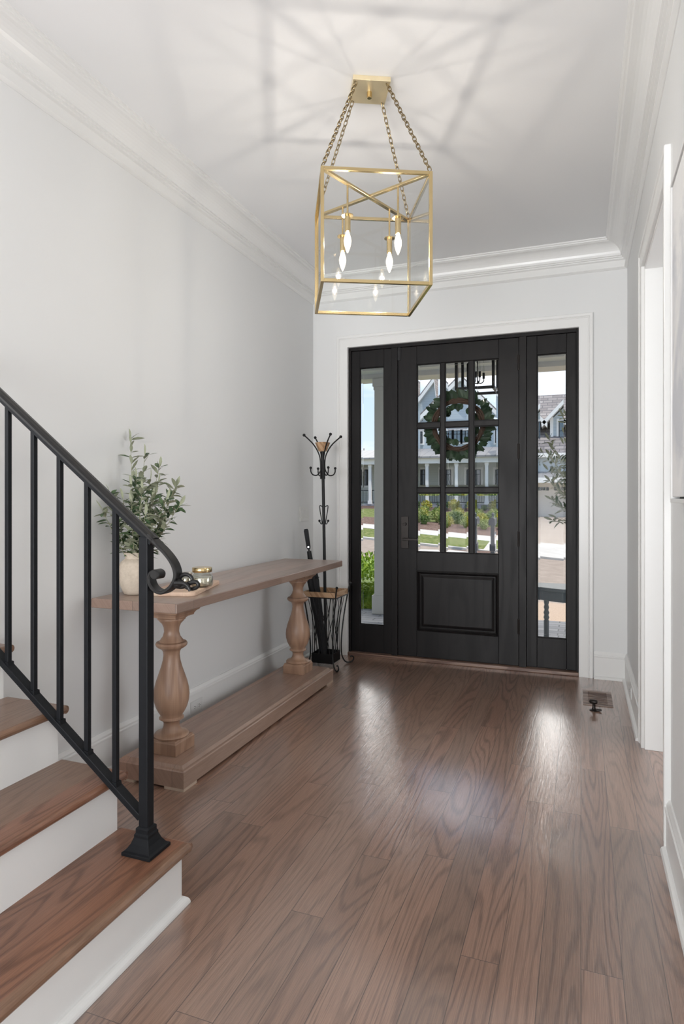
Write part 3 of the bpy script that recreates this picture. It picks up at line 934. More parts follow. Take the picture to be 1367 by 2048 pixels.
# orient flat: width along Y
mb = MB()
rings = []
for i, p in enumerate(cp):
    t = (cp[min(i + 1, len(cp) - 1)] - cp[max(i - 1, 0)]).normalized()
    nn = V((0, 1, 0)).cross(t).normalized()
    hw, ht = 0.0185, 0.0056 + 0.0015 * max(0, 1 - i / 12)
    rings.append([mb.bm.verts.new(p + V((0, 1, 0)) * a_ * hw + nn * b_ * ht) for a_, b_ in ((-1, -0.5), (-0.85, -1), (0.85, -1), (1, -0.5), (1, 0.5), (0.85, 1), (-0.85, 1), (-1, 0.5))])
for r0, r1 in zip(rings, rings[1:]):
    for i in range(8): mb._f([r0[i], r0[(i + 1) % 8], r1[(i + 1) % 8], r1[i]])
mb._f(rings[0][::-1]); mb._f(rings[-1])
sc_ = mb.build('scroll', M['railcap'], rl, smooth=True)
mb = MB(); c0 = atY(307.5, 1150, YN)
mb.tube([(c0.x, YP - 0.019, c0.z), (c0.x, YP + 0.0195, c0.z)], 0.0125, 16)
mb.build('scroll_roll', M['railcap'], sc_, smooth=True)
# three short curled tails off the knuckle
kn = atY(350, 1169, YN)
mb = MB(); mb.ball((kn.x, YP, kn.z), 0.020, 16, (0.9, 0.95, 0.75)); mb.build('knuckle', M['railcap'], rl, smooth=True)
for Yt, tr in ((YP + 0.01, ((352, 1168), (358, 1156), (367, 1149), (377, 1150), (383, 1156), (384, 1164))),
               (YP, ((352, 1172), (366, 1173), (380, 1166), (391, 1164), (396, 1168), (394, 1174), (384, 1178), (372, 1175))),
               (YP - 0.014, ((350, 1166), (358, 1166), (368, 1167), (376, 1173), (380, 1182)))):
    pp = [atY(x, y, Yt) for x, y in tr]
    cc = catmull(pp, 5)
    mb = MB(); mb.tube(cc, [0.0078 - 0.0028 * i / len(cc) for i in range(len(cc))], 10)
    mb.build('curl', M['railcap'], rl, smooth=True)

# ================================================================== CONSOLE TABLE
ct = thing('console_table', (-1.78, 3.17, 0), 'long washed-wood console table on two turned pedestals', 'table')
TZ = 0.830
mb = MB(); mb.box((-2.002, 2.20, TZ - 0.041), (-1.558, 4.14, TZ)); mb.build('tabletop', M['tabletop'], ct, bevel=0.004)
PX0, PX1, PY0, PY1, PZ = -1.962, -1.600, 2.31, 4.07, 0.100
mb = MB()
bm = mb.bm
lv = [(0.0, 0.012), (0.0, 0.082), (0.004, 0.086), (0.016, 0.088), (0.026, 0.100)]
rg = [[bm.verts.new((a_, b_, z)) for a_, b_ in ((PX0 + i_, PY0 + i_), (PX1 - i_, PY0 + i_), (PX1 - i_, PY1 - i_), (PX0 + i_, PY1 - i_))] for i_, z in lv]
for r0, r1 in zip(rg, rg[1:]):
    for i in range(4): mb._f([r0[i], r0[(i + 1) % 4], r1[(i + 1) % 4], r1[i]])
mb._f(rg[0][::-1]); mb._f(rg[-1])
mb.build('plinth', M['plinthwood'], ct)
for fx, fy in ((PX0, PY0), (PX1 - 0.10, PY0), (PX0, PY1 - 0.10), (PX1 - 0.10, PY1 - 0.10)):
    mb = MB(); mb.box((fx, fy, 0), (fx + 0.10, fy + 0.10, 0.012)); mb.build('foot_pad', M['padwood'], ct)
prof = [(0.055, 0.165), (0.077, 0.166), (0.080, 0.172), (0.074, 0.180), (0.058, 0.184), (0.052, 0.188), (0.043, 0.196), (0.037, 0.210), (0.036, 0.226), (0.040, 0.236),
        (0.048, 0.241), (0.056, 0.246), (0.056, 0.252), (0.050, 0.257), (0.050, 0.263), (0.060, 0.278), (0.071, 0.300), (0.079, 0.328), (0.0815, 0.356), (0.079, 0.385), (0.071, 0.418), (0.060, 0.450),
        (0.048, 0.485), (0.040, 0.515), (0.037, 0.540), (0.039, 0.556), (0.046, 0.568), (0.060, 0.575), (0.070, 0.583), (0.073, 0.592), (0.068, 0.600), (0.056, 0.603), (0.050, 0.612), (0.040, 0.626), (0.034, 0.648),
        (0.036, 0.668), (0.044, 0.686), (0.056, 0.698), (0.058, 0.704), (0.064, 0.706), (0.064, 0.712), (0.072, 0.716), (0.074, 0.722)]
for y in (2.475, 3.880):
    pd = MB()
    pd.lathe(prof, (-1.78, y, 0), 40)
    pe_ = pd.build('pedestal', M['pedestal'], ct, smooth=True)
    mb = MB()
    lvv = [(0.075, PZ), (0.075, 0.153), (0.071, 0.157), (0.071, 0.160), (0.067, 0.166)]
    rg = [[mb.bm.verts.new((-1.78 + sx * r, y + sy * r, z)) for sx, sy in ((-1, -1), (1, -1), (1, 1), (-1, 1))] for r, z in lvv]
    for r0, r1 in zip(rg, rg[1:]):
        for i in range(4): mb._f([r0[i], r0[(i + 1) % 4], r1[(i + 1) % 4], r1[i]])
    mb._f(rg[0][::-1]); mb._f(rg[-1])
    mb.build('pedestal_block', M['pedestal'], pe_, bevel=0.002)
    mb = MB()
    lvv = [(0.074, 0.720), (0.074, 0.726), (0.082, 0.738), (0.092, 0.744), (0.096, 0.752), (0.096, 0.789)]
    rg = [[mb.bm.verts.new((-1.78 + sx * r, y + sy * r, z)) for sx, sy in ((-1, -1), (1, -1), (1, 1), (-1, 1))] for r, z in lvv]
    for r0, r1 in zip(rg, rg[1:]):
        for i in range(4): mb._f([r0[i], r0[(i + 1) % 4], r1[(i + 1) % 4], r1[i]])
    mb._f(rg[0][::-1]); mb._f(rg[-1])
    mb.build('pedestal_capital', M['pedestal'], pe_, bevel=0.002)

# vase
vx, vy = -1.903, 2.372
vs = MB()
vs.lathe([(0.0, 0.0), (0.042, 0.0), (0.049, 0.004), (0.058, 0.022), (0.068, 0.048), (0.0745, 0.080), (0.076, 0.105), (0.072, 0.130), (0.062, 0.149), (0.050, 0.158), (0.044, 0.163),
          (0.043, 0.170), (0.046, 0.182), (0.049, 0.187), (0.047, 0.190), (0.042, 0.186), (0.038, 0.172), (0.040, 0.158), (0.060, 0.135), (0.066, 0.100), (0.055, 0.04), (0.0, 0.02)], (vx, vy, TZ), 40)
o = vs.build('vase', M['ceramic'], smooth=True, origin=(vx, vy, TZ))
tag(o, 'round sandy ceramic vase on the console table', 'vase')

def olive(name, base_, stems, mat, parentlabel, cat, leafL=0.048, leafW=0.015, rnd=None, xmin=None, step=0.020, stemr=0.0022):
    rnd = rnd or random.Random(3)
    root = thing(name, base_, parentlabel, cat)
    sm, lm = MB(), MB()
    B = V(base_)
    for tip, sag, l0 in stems:
        tip = V(tip)
        mid = B.lerp(tip, 0.5) + V((0, 0, sag))
        cc = catmull([B, B.lerp(mid, 0.55) + V((0, 0, 0.02)), mid, tip], 12)
        sm.tube(cc, [stemr * (1 - 0.6 * i / len(cc)) for i in range(len(cc))], 6)
        tot = sum((cc[i + 1] - cc[i]).length for i in range(len(cc) - 1))
        acc = 0; nxt = tot * l0; side = 1
        for i in range(len(cc) - 1):
            seg = (cc[i + 1] - cc[i]).length
            acc += seg
            if acc >= nxt:
                nxt += step * rnd.uniform(0.75, 1.25)
                t = (cc[i + 1] - cc[i]).normalized()
                for sgn in (1, -1):
                    if rnd.random() < 0.10: continue
                    az = rnd.uniform(0, 2 * PI)
                    out = V((math.cos(az), math.sin(az), 0)); out = (out - t * out.dot(t)).normalized()
                    if sgn < 0: out = (-out + V((rnd.uniform(-.4, .4), rnd.uniform(-.4, .4), 0))).normalized()
                    d = (out * rnd.uniform(0.7, 1.1) + t * rnd.uniform(0.2, 0.8) + V((0, 0, rnd.uniform(-0.15, 0.25)))).normalized()
                    ln = leafL * rnd.uniform(0.6, 1.15)
                    p = cc[i + 1]
                    if xmin is not None and (p + d * ln).x < xmin: d.x = abs(d.x) * 0.4; d.normalize()
                    lm.leaf(p, d, V((rnd.uniform(-.6, .6), rnd.uniform(-.6, .6), 1)), ln, leafW * rnd.uniform(0.8, 1.2), rnd.uniform(0.0, 0.35))
        lm.leaf(cc[-1], (cc[-1] - cc[-2]), V((rnd.random(), 1, 0.3)), leafL, leafW, 0.1)
    sm.build('stems', M['stem'], root, smooth=True)
    lm.build('leaves', mat, root, smooth=False, fix=False)
    return root
vb = (vx, vy, TZ + 0.022)
def tipat(x, y, Y):
    return atY(x, y, Y)
rnd = random.Random(11)
stems = []
for x, y, Y, l0 in ((258, 880, 2.50, .52), (289, 912, 2.44, .55), (318, 936, 2.50, .50), (350, 975, 2.46, .42), (358, 1012, 2.42, .42), (236, 962, 2.56, .5), (192, 990, 2.36, .45),
                    (205, 1022, 2.30, .45), (272, 958, 2.42, .45), (300, 962, 2.36, .42), (332, 1000, 2.34, .42), (322, 1046, 2.40, .45), (262, 975, 2.38, .42), (246, 1000, 2.36, .42),
                    (232, 1050, 2.34, .5), (345, 992, 2.52, .42), (310, 990, 2.48, .42), (283, 985, 2.33, .42), (340, 1030, 2.50, .40), (326, 1015, 2.54, .40), (304, 1000, 2.34, .40), (262, 1010, 2.32, .40), (290, 1030, 2.30, .40), (315, 970, 2.36, .45)):
    p = tipat(x, y, Y)
    p.x = max(p.x, XL + 0.03)
    stems.append((p, 0.03, l0))
olive('olive_branches', vb, stems, M['olive'], 'leafy faux olive branches standing in the vase', 'plant', 0.058, 0.0195, random.Random(5), XL + 0.006, 0.0125)

# serving board and jars
bc = V((-1.765, 2.575, TZ)); ba = math.radians(16)
mb = MB()
R = Matrix.Translation(bc) @ Matrix.Rotation(ba, 4, 'Z')
rr = 0.03
pl = []
for cx_, cy_, a0 in ((0.105 - rr, 0.215 - rr, 0), (-0.105 + rr, 0.215 - rr, 90), (-0.105 + rr, -0.215 + rr, 180), (0.105 - rr, -0.215 + rr, 270)):
    for j in range(7):
        t = math.radians(a0 + 15 * j)
        pl.append(R @ V((cx_ + rr * math.cos(t), cy_ + rr * math.sin(t), 0)))
mb.prism(pl, (0, 0, 0.018))
o = mb.build('serving_board', M['boardwood'], bevel=0.002, origin=bc)
tag(o, 'pale wooden serving board under the candle jars', 'board')
def jar(x, y, s, label, gold=True):
    j = thing('candle_jar', (x, y, TZ + 0.018), label, 'jar', 'candle jars on the serving board')
    c = (x, y, TZ + 0.018)
    mb = MB(); mb.lathe([(r * s, z * s) for r, z in ((0, 0), (0.044, 0.0), (0.050, 0.005), (0.053, 0.016), (0.053, 0.044), (0.049, 0.056), (0.041, 0.064), (0.040, 0.071), (0.037, 0.071), (0.038, 0.062), (0.046, 0.054), (0.050, 0.044), (0.050, 0.016), (0.046, 0.006), (0, 0.004))], c, 36)
    mb.build('glass', M['jarglass'], j, smooth=True)
    mb = MB(); mb.lathe([(r * s, z * s) for r, z in ((0, 0.0045), (0.046, 0.0065), (0.0495, 0.016), (0.0495, 0.040), (0.046, 0.046), (0, 0.046))], c, 36)
    mb.build('candle_wax', M['silver'], j, smooth=True)
    mb = MB(); mb.lathe([(r * s, z * s) for r, z in ((0, 0.071), (0.046, 0.071), (0.0475, 0.073), (0.0475, 0.091), (0.046, 0.093), (0, 0.093))], c, 36)
    mb.build('lid', M['brass'] if gold else M['silver'], j, smooth=True)
jar(-1.680, 2.575, 0.98, 'glass candle jar with a brass lid on the front of the board')
jar(-1.812, 2.640, 0.60, 'smaller glass jar behind the railing curl', False)

# ================================================================== COAT RACK
RX, RY = -1.80, 4.43
ck = thing('coat_rack', (RX, RY, 0), 'black metal coat rack with umbrella basket and wooden collar', 'coat rack')
def lean(z): return V((RX - 0.016 * (z - 0.1), RY - 0.004 * z, z))
mb = MB(); mb.tube([lean(0.045), lean(1.655)], 0.0115, 14); mb.build('pole', M['black'], ck, smooth=True)
tc_ = lean(1.64)
mb = MB()
lvv = [(0.030, 1.618), (0.040, 1.640), (0.052, 1.672), (0.058, 1.684), (0.050, 1.686)]
rg = []
for r, z in lvv:
    rg.append([mb.bm.verts.new((tc_.x + r * math.cos(2 * PI * i / 8 + PI / 8), tc_.y + r * math.sin(2 * PI * i / 8 + PI / 8), z)) for i in range(8)])
for r0, r1 in zip(rg, rg[1:]):
    for i in range(8): mb._f([r0[i], r0[(i + 1) % 8], r1[(i + 1) % 8], r1[i]])
mb._f(rg[0][::-1]); mb._f(rg[-1])
mb.build('wooden_collar', M['lightwood'], ck)
for q_ in range(4):
    a = PI / 4 + q_ * PI / 2
    d = V((math.cos(a), math.sin(a), 0))
    cc = catmull([tc_ + d * 0.016 + V((0, 0, -0.23)), tc_ + d * 0.018 + V((0, 0, -0.10)), tc_ + d * 0.034 + V((0, 0, -0.035)), tc_ + d * 0.078 + V((0, 0, 0.032)), tc_ + d * 0.15 + V((0, 0, 0.095))], 8)
    mb = MB(); mb.tube(cc, 0.0052, 8); h = mb.build('arm', M['black'], ck, smooth=True)
    mb = MB(); mb.ball(cc[-1], 0.0115, 12); mb.build('ball', M['black'], h, smooth=True)
    lc = lean(1.44)
    cc = catmull([lc + d * 0.014 + V((0, 0, 0.10)), lc + d * 0.018 + V((0, 0, 0.04)), lc + d * 0.045 + V((0, 0, 0.0)), lc + d * 0.080 + V((0, 0, 0.0)), lc + d * 0.098 + V((0, 0, 0.022)), lc + d * 0.100 + V((0, 0, 0.052))], 8)
    mb = MB(); mb.tube(cc, 0.0048, 8); h = mb.build('hook', M['black'], ck, smooth=True)
    mb = MB(); mb.ball(cc[-1], 0.0105, 12); mb.build('ball', M['black'], h, smooth=True)
for sg in (-1, 1):
    lc = lean(1.10)
    d = V((CS, SN, 0)) * sg
    cc = catmull([lc + d * 0.010 + V((0, 0, 0.10)), lc + d * 0.030 + V((0, 0, 0.108)), lc + d * 0.028 + V((0, 0, 0.07)), lc + d * 0.014 + V((0, 0, -0.02)), lc + d * 0.022 + V((0, 0, -0.028)), lc + d * 0.033 + V((0, 0, -0.006))], 8)
    mb = MB(); mb.tube(cc, 0.0035, 8); h = mb.build('small_hook', M['black'], ck, smooth=True)
    mb = MB(); mb.ball(cc[-1], 0.0095, 10); mb.build('ball', M['black'], h, smooth=True)
# basket: tray, wooden rim, curved legs, crossing wires
mb = MB()
t0, t1, tz0, tz1 = 0.083, 0.079, 0.038, 0.108
mb.box((RX - t0, RY - t0, tz0), (RX + t0, RY + t0, tz0 + 0.004))
for s_ in (-1, 1):
    mb.box((RX - t0, RY + s_ * t0, tz0 + 0.004), (RX + t0, RY + s_ * t1, tz1)); mb.box((RX + s_ * t0, RY - t1, tz0 + 0.004), (RX + s_ * t1, RY + t1, tz1))
mb.build('drip_tray', M['black'], ck)
mb = MB()
r0, r1, z0, z1 = 0.130, 0.119, 0.535, 0.572
for s_ in (-1, 1):
    mb.box((RX - r0, RY + s_ * r0, z0), (RX + r0, RY + s_ * r1, z1)); mb.box((RX + s_ * r0, RY - r1, z0), (RX + s_ * r1, RY + r1, z1))
mb.build('wooden_rim', M['lightwood'], ck, bevel=0.001)
mb = MB()
cr_ = [(RX - r0, RY - r0), (RX + r0, RY - r0), (RX + r0, RY + r0), (RX - r0, RY + r0)]
for i in range(4):
    p, q_ = cr_[i], cr_[(i + 1) % 4]
    mb.tube([(p[0], p[1], z0 - 0.004), (q_[0], q_[1], z0 - 0.004)], 0.004, 8)
mb.build('rim_wire', M['black'], ck, smooth=True)
for sx, sy in ((-1, -1), (1, -1), (1, 1), (-1, 1)):
    f = lambda r, z: V((RX + sx * r, RY + sy * r, z))
    cc = catmull([f(0.143, 0.612), f(0.132, 0.565), f(0.112, 0.43), f(0.096, 0.28), f(0.089, 0.15), f(0.093, 0.07), f(0.112, 0.018), f(0.140, 0.006), f(0.160, 0.020), f(0.163, 0.040), f(0.152, 0.052), f(0.143, 0.046)], 7)
    mb = MB(); mb.tube(cc, 0.0055, 8); h = mb.build('leg', M['black'], ck, smooth=True)
    mb = MB(); mb.ball(cc[0], 0.0105, 12); mb.build('ball', M['black'], h, smooth=True)
for ax in range(4):
    a = ax * PI / 2
    d = V((math.cos(a), math.sin(a), 0)); sd = V((-d.y, d.x, 0))
    for tp, bt, bow in ((0.0, -0.065, 0), (0.0, 0.065, 0), (-0.055, 0.03, 0), (0.055, -0.03, 0), (-0.012, -0.02, 0), (0.012, 0.02, 0)):
        P0 = V((RX, RY, 0.531)) + d * 0.127 + sd * tp
        P1 = V((RX, RY, 0.104)) + d * 0.083 + sd * bt
        Mid = V((RX, RY, 0.30)) + d * 0.094 + sd * (tp * 0.45 + bt * 0.55)
        mb = MB(); mb.tube(catmull([P0, Mid, P1], 7), 0.0026, 6); mb.build('wire', M['black'], ck, smooth=True)

# umbrella in the basket
ub0 = V((-1.795, 4.395, 0.046)); ub1 = V((-1.935, 4.36, 1.035))
um = thing('umbrella', ub0, 'folded black umbrella leaning in the coat rack basket', 'umbrella')
ud = (ub1 - ub0).normalized(); uL = (ub1 - ub0).length
U = Matrix.Translation(ub0) @ ud.to_track_quat('Z', 'Y').to_matrix().to_4x4()
mb = MB()
n = 28
rg = []
for z, r in ((0.02, 0.014), (0.10, 0.022), (0.25, 0.031), (0.40, 0.036), (0.52, 0.038), (0.60, 0.040), (0.66, 0.036), (0.72, 0.030), (0.76, 0.020)):
    ring = []
    for i in range(n):
        t = 2 * PI * i / n
        rr_ = r * (1 + 0.16 * math.sin(8 * t + z * 9) + 0.05 * math.sin(3 * t))
        ring.append(mb.bm.verts.new(U @ V((rr_ * math.cos(t), rr_ * math.sin(t), z))))
    rg.append(ring)
for r0_, r1_ in zip(rg, rg[1:]):
    for i in range(n): mb._f([r0_[i], r0_[(i + 1) % n], r1_[(i + 1) % n], r1_[i]])
mb._f(rg[0][::-1]); mb._f(rg[-1])
mb.build('canopy', M['fabric'], um, smooth=True)
mb = MB(); mb.tube([U @ V((0, 0, 0)), U @ V((0, 0, 0.86))], 0.007, 10); mb.build('shaft', M['black'], um, smooth=True)
mb = MB(); mb.tube([U @ V((0, 0, 0.76)), U @ V((0, 0, 0.83))], [0.020, 0.017], 14); mb.build('runner', M['black'], um, smooth=True)
mb = MB(); mb.tube([U @ V((0, 0, z)) for z in (0.845, 0.86, 0.93, 0.985, 0.998)], [0.012, 0.016, 0.0165, 0.018, 0.012], 16); hd = mb.build('handle', M['fabric'], um, smooth=True)
mb = MB(); pb_ = U @ V((0, 0, 0.862)); od = V((0.35, -0.93, 0)); mb.tube([pb_ + od * 0.010, pb_ + od * 0.021], 0.0075, 14); mb.build('button', M['chrome'], hd)
mb = MB(); ps = U @ V((0, 0, 0.63)); mb.tube([ps + V((0.03, -0.01, 0)), ps + V((0.050, -0.012, 0.004))], 1, rect=(0.012, 0.004)); mb.build('strap', M['fabric'], um)

# ================================================================== LANTERN
LX, LY, LW, ZB, ZT = -0.857, 2.608, 0.450, 2.123, 2.580
LA = math.radians(26.1)
ln = thing('pendant_lantern', (LX, LY, ZB), 'brass box lantern with clear glass and four candle bulbs', 'ceiling light')
LM = Matrix.Translation(V((LX, LY, 0))) @ Matrix.Rotation(LA, 4, 'Z')
hw = LW / 2
bt = 0.0135
mb = MB()
for sx in (-1, 1):
    for sy in (-1, 1):
        x, y = sx * (hw - bt / 2), sy * (hw - bt / 2)
        mb.box((x - bt / 2, y - bt / 2, ZB), (x + bt / 2, y + bt / 2, ZT), LM)
for z in (ZB, ZT - bt):
    for s_ in (-1, 1):
        c_ = s_ * (hw - bt / 2)
        mb.box((-hw + bt, c_ - bt / 2, z), (hw - bt, c_ + bt / 2, z + bt), LM)
        mb.box((c_ - bt / 2, -hw + bt, z), (c_ + bt / 2, hw - bt, z + bt), LM)
mb.build('cage_frame', M['brass'], ln, bevel=0.0012)
dg = (hw - bt) * math.sqrt(2)
for a_, zoff in ((PI / 4, 0.0), (-PI / 4, 0.0)):
    mb = MB()
    mm = LM @ Matrix.Rotation(a_, 4, 'Z')
    mb.box((-dg, -0.009, ZT - 0.012 - (0.001 if a_ > 0 else 0)), (dg, 0.009, ZT - 0.002 - (0.001 if a_ > 0 else 0)), mm)
    mb.build('cross_bar', M['brass'], ln, bevel=0.001)
for sx, sy, ax in ((1, 0, 'x'), (-1, 0, 'x'), (0, 1, 'y'), (0, -1, 'y')):
    mb = MB()
    c_ = hw - 0.010
    if ax == 'x': mb.box((sx * c_ - 0.0015, -hw + bt, ZB + bt), (sx * c_ + 0.0015, hw - bt, ZT - bt), LM)
    else: mb.box((-hw + bt, sy * c_ - 0.0015, ZB + bt), (hw - bt, sy * c_ + 0.0015, ZT - bt), LM)
    mb.build('glass_pane', M['lglass'], ln)
for i in range(4):
    t = PI / 4 + i * PI / 2
    r = 0.150
    p = LM @ V((r * math.cos(t), r * math.sin(t), 0))
    cz = ZT - 0.012
    mb = MB(); mb.tube([(p.x, p.y, cz), (p.x, p.y, cz - 0.125)], 0.0042, 10)
    rod = mb.build('candle_arm', M['brass'], ln, smooth=True)
    zb_ = cz - 0.125
    mb = MB(); mb.lathe([(0, zb_ + 0.004), (0.010, zb_ + 0.004), (0.024, zb_ - 0.001), (0.024, zb_ - 0.005), (0, zb_ - 0.005)], (p.x, p.y, 0), 24)
    mb.build('bobeche', M['brass'], rod, smooth=True)
    mb = MB(); mb.lathe([(0, zb_ - 0.005), (0.0125, zb_ - 0.005), (0.0125, zb_ - 0.070), (0.010, zb_ - 0.072), (0, zb_ - 0.072)], (p.x, p.y, 0), 20)
    mb.build('candle_sleeve', M['brass'], rod, smooth=True)
    z0_ = zb_ - 0.072
    mb = MB(); mb.lathe([(0.008, z0_), (0.0095, z0_ - 0.008), (0.0150, z0_ - 0.026), (0.0165, z0_ - 0.036), (0.0145, z0_ - 0.052), (0.0085, z0_ - 0.072), (0.003, z0_ - 0.084), (0.0, z0_ - 0.087)], (p.x, p.y, 0), 20)
    mb.build('bulb', M['glow'], rod, smooth=True)
    mb = MB(); mb.tube([(p.x, p.y, z0_ - 0.012), (p.x, p.y, z0_ - 0.055)], 0.0028, 8); mb.build('filament', M['filament'], rod, smooth=True)
    l = lamp('bulb_light', 'POINT', (p.x, p.y, z0_ - 0.036), (0, 0, 0), 3.2, (1.0, 0.92, 0.82), shadow_soft_size=0.010)
    # the bulb's own skin must not swallow its lamp
    l.location = (p.x, p.y, z0_ - 0.036)
# canopy
mb = MB(); mb.box((-0.080, -0.080, H - 0.020), (0.080, 0.080, H), LM); cn = mb.build('ceiling_canopy', M['canopybrass'], ln, bevel=0.001)
mb = MB(); c_ = LM @ V((0, 0, 0)); mb.lathe([(0, H - 0.020), (0.011, H - 0.020), (0.011, H - 0.044), (0.009, H - 0.046), (0, H - 0.046)], (c_.x, c_.y, 0), 20); mb.build('finial', M['brass'], cn, smooth=True)
for sx in (-1, 1):
    for sy in (-1, 1):
        A = LM @ V((sx * 0.066, sy * 0.066, H - 0.022)); Bp = LM @ V((sx * (hw - 0.008), sy * (hw - 0.008), ZT + 0.004))
        mb = MB()
        dv = Bp - A
        nl = 24
        u0 = dv.normalized()
        side = u0.cross(V((-SN, CS, 0))).normalized()
        side = (side + u0.cross(side)).normalized()
        s2 = u0.cross(side)
        pitch = dv.length / nl
        for i in range(nl):
            c_ = A + dv * ((i + 0.5) / nl)
            w_ = side if i % 2 else s2
            hl, rw = pitch * 0.5 + 0.0030, 0.0076
            loop = []
            for j in range(12):
                t = 2 * PI * j / 12
                loop.append(c_ + u0 * ((hl - rw) * (1 if math.cos(t) > 0 else -1) * (1 if abs(math.cos(t)) > 0.01 else 0) + rw * math.cos(t)) + w_ * rw * math.sin(t))
            mb.tube(loop, 0.0021, 6, closed=True, up=u0.cross(w_))
        mb.build('chain', M['brassdark'], ln, smooth=True)

# ================================================================== SMALL FIXTURES
def plate(name, p0, size, nrm, label, rockers, horizontal=False, kind='light switch'):
    """wall plate on an X-facing wall; p0 centre, size (along Y, Z)"""
    o = thing(name, p0, label, kind)
    sgn = nrm
    x0 = p0[0]
    mb = MB(); mb.box((x0, p0[1] - size[0] / 2, p0[2] - size[1] / 2), (x0 + sgn * 0.005, p0[1] + size[0] / 2, p0[2] + size[1] / 2)); mb.build('plate', M['plastic'], o, bevel=0.0015)
    return o, x0, sgn
Ysw = atY(607, 1028, 4.6)
r_ = ray(607.5, 1027.5); t_ = XL / r_.x; sw = V((XL, r_.y * t_, CAMH + r_.z * t_))
o, x0, sg = plate('light_switch', sw, (0.165, 0.117), 1, 'white three-rocker light switch between table and coat rack', 3)
for i in (-1, 0, 1):
    yc = sw.y + i * 0.046
    mb = MB(); mb.box((x0 + 0.005, yc - 0.016, sw.z - 0.033), (x0 + 0.008, yc + 0.016, sw.z + 0.033)); mb.build('rocker', M['plastic'], o, bevel=0.001)
def outlet(p0, nrm, label):
    o, x0, sg = plate('wall_outlet', p0, (0.115, 0.072), nrm, label, 0, kind='outlet')
    for i in (-1, 1):
        yc = p0[1] + i * 0.022
        mb = MB(); mb.box((x0 + sg * 0.005, yc - 0.016, p0[2] - 0.015), (x0 + sg * 0.0065, yc + 0.016, p0[2] + 0.015)); f_ = mb.build('receptacle', M['plastic'], o, bevel=0.001)
        mb = MB()
        for dz in (-0.006, 0.006): mb.box((x0 + sg * 0.0064, yc - 0.006, p0[2] + dz - 0.0015), (x0 + sg * 0.0070, yc + 0.002, p0[2] + dz + 0.0015))
        mb.box((x0 + sg * 0.0064, yc + 0.006, p0[2] - 0.002), (x0 + sg * 0.0070, yc + 0.010, p0[2] + 0.002))
        mb.build('slots', M['socket'], f_)
r_ = ray(392, 1412); t_ = (XL + 0.016) / r_.x
outlet((XL + 0.016, r_.y * t_, CAMH + r_.z * t_), 1, 'white outlet in the baseboard behind the console table')
r_ = ray(1261, 1388); t_ = (XR - 0.016) / r_.x
outlet((XR - 0.016, r_.y * t_, 0.095), -1, 'white outlet in the baseboard right of the front door')
# floor register
def onfl(x, y): r = ray(x, y); t = -CAMH / r.z; return V((r.x * t, r.y * t, 0))
vc = (onfl(1165, 1380) + onfl(1226, 1414)) / 2
va = onfl(1165, 1380); vb_ = onfl(1226, 1416)
X0, X1 = va.x, vb_.x
Y0, Y1 = vb_.y, va.y
fv = thing('floor_register', (vc.x, vc.y, 0), 'flush wooden floor vent by the right-hand corner', 'floor vent')
mb = MB()
bw_ = 0.030
mb.box((X0, Y0, 0), (X1, Y0 + bw_, 0.003)).box((X0, Y1 - bw_, 0), (X1, Y1, 0.003)).box((X0, Y0 + bw_, 0), (X0 + bw_, Y1 - bw_, 0.003)).box((X1 - bw_, Y0 + bw_, 0), (X1, Y1 - bw_, 0.003)).box((X0 + bw_, (Y0 + Y1) / 2 - 0.008, 0), (X1 - bw_, (Y0 + Y1) / 2 + 0.008, 0.003))
mb.build('register_frame', M['sillwood'], fv, bevel=0.0008)
mb = MB(); mb.box((X0 + bw_, Y0 + bw_, 0.0004), (X1 - bw_, Y1 - bw_, 0.0008)); mb.build('duct_shade_sheet', M['socket'], fv)  # thin black sheet painting in the dark of the duct
mb = MB()
ny = 16
for i in range(ny):
    y = Y0 + bw_ + (Y1 - Y0 - 2 * bw_) * (i + 0.5) / ny
    mb.box((X0 + bw_, y - 0.0040, 0.0006), (X1 - bw_, y + 0.0040, 0.0026))
mb.build('louvre_slats', M['sillwood'], fv)
# door stop
dp = onfl(1187, 1421)
ds = thing('door_stop', (dp.x, dp.y, 0), 'small dark bronze door stop on the floor by the vent', 'door stop')
mb = MB(); mb.lathe([(0, 0), (0.026, 0), (0.026, 0.003), (0.019, 0.007), (0.012, 0.010), (0.009, 0.018), (0.0085, 0.040), (0.010, 0.046), (0, 0.046)], (dp.x, dp.y, 0), 24); mb.build('stop_base', M['bronze'], ds, smooth=True)
mb = MB(); mb.tube([(dp.x - 0.024, dp.y + 0.004, 0.052), (dp.x - 0.018, dp.y + 0.003, 0.052), (dp.x + 0.014, dp.y - 0.002, 0.052), (dp.x + 0.018, dp.y - 0.003, 0.052)], [0.008, 0.0125, 0.0125, 0.010], 16); mb.build('stop_bumper', M['bronze'], ds, smooth=True)
mb = MB(); mb.tube([(dp.x, dp.y, 0.004), (dp.x + 0.022, dp.y - 0.006, 0.006), (dp.x + 0.042, dp.y - 0.008, 0.010)], [0.010, 0.008, 0.005], 10); mb.build('stop_foot', M['bronze'], ds, smooth=True)

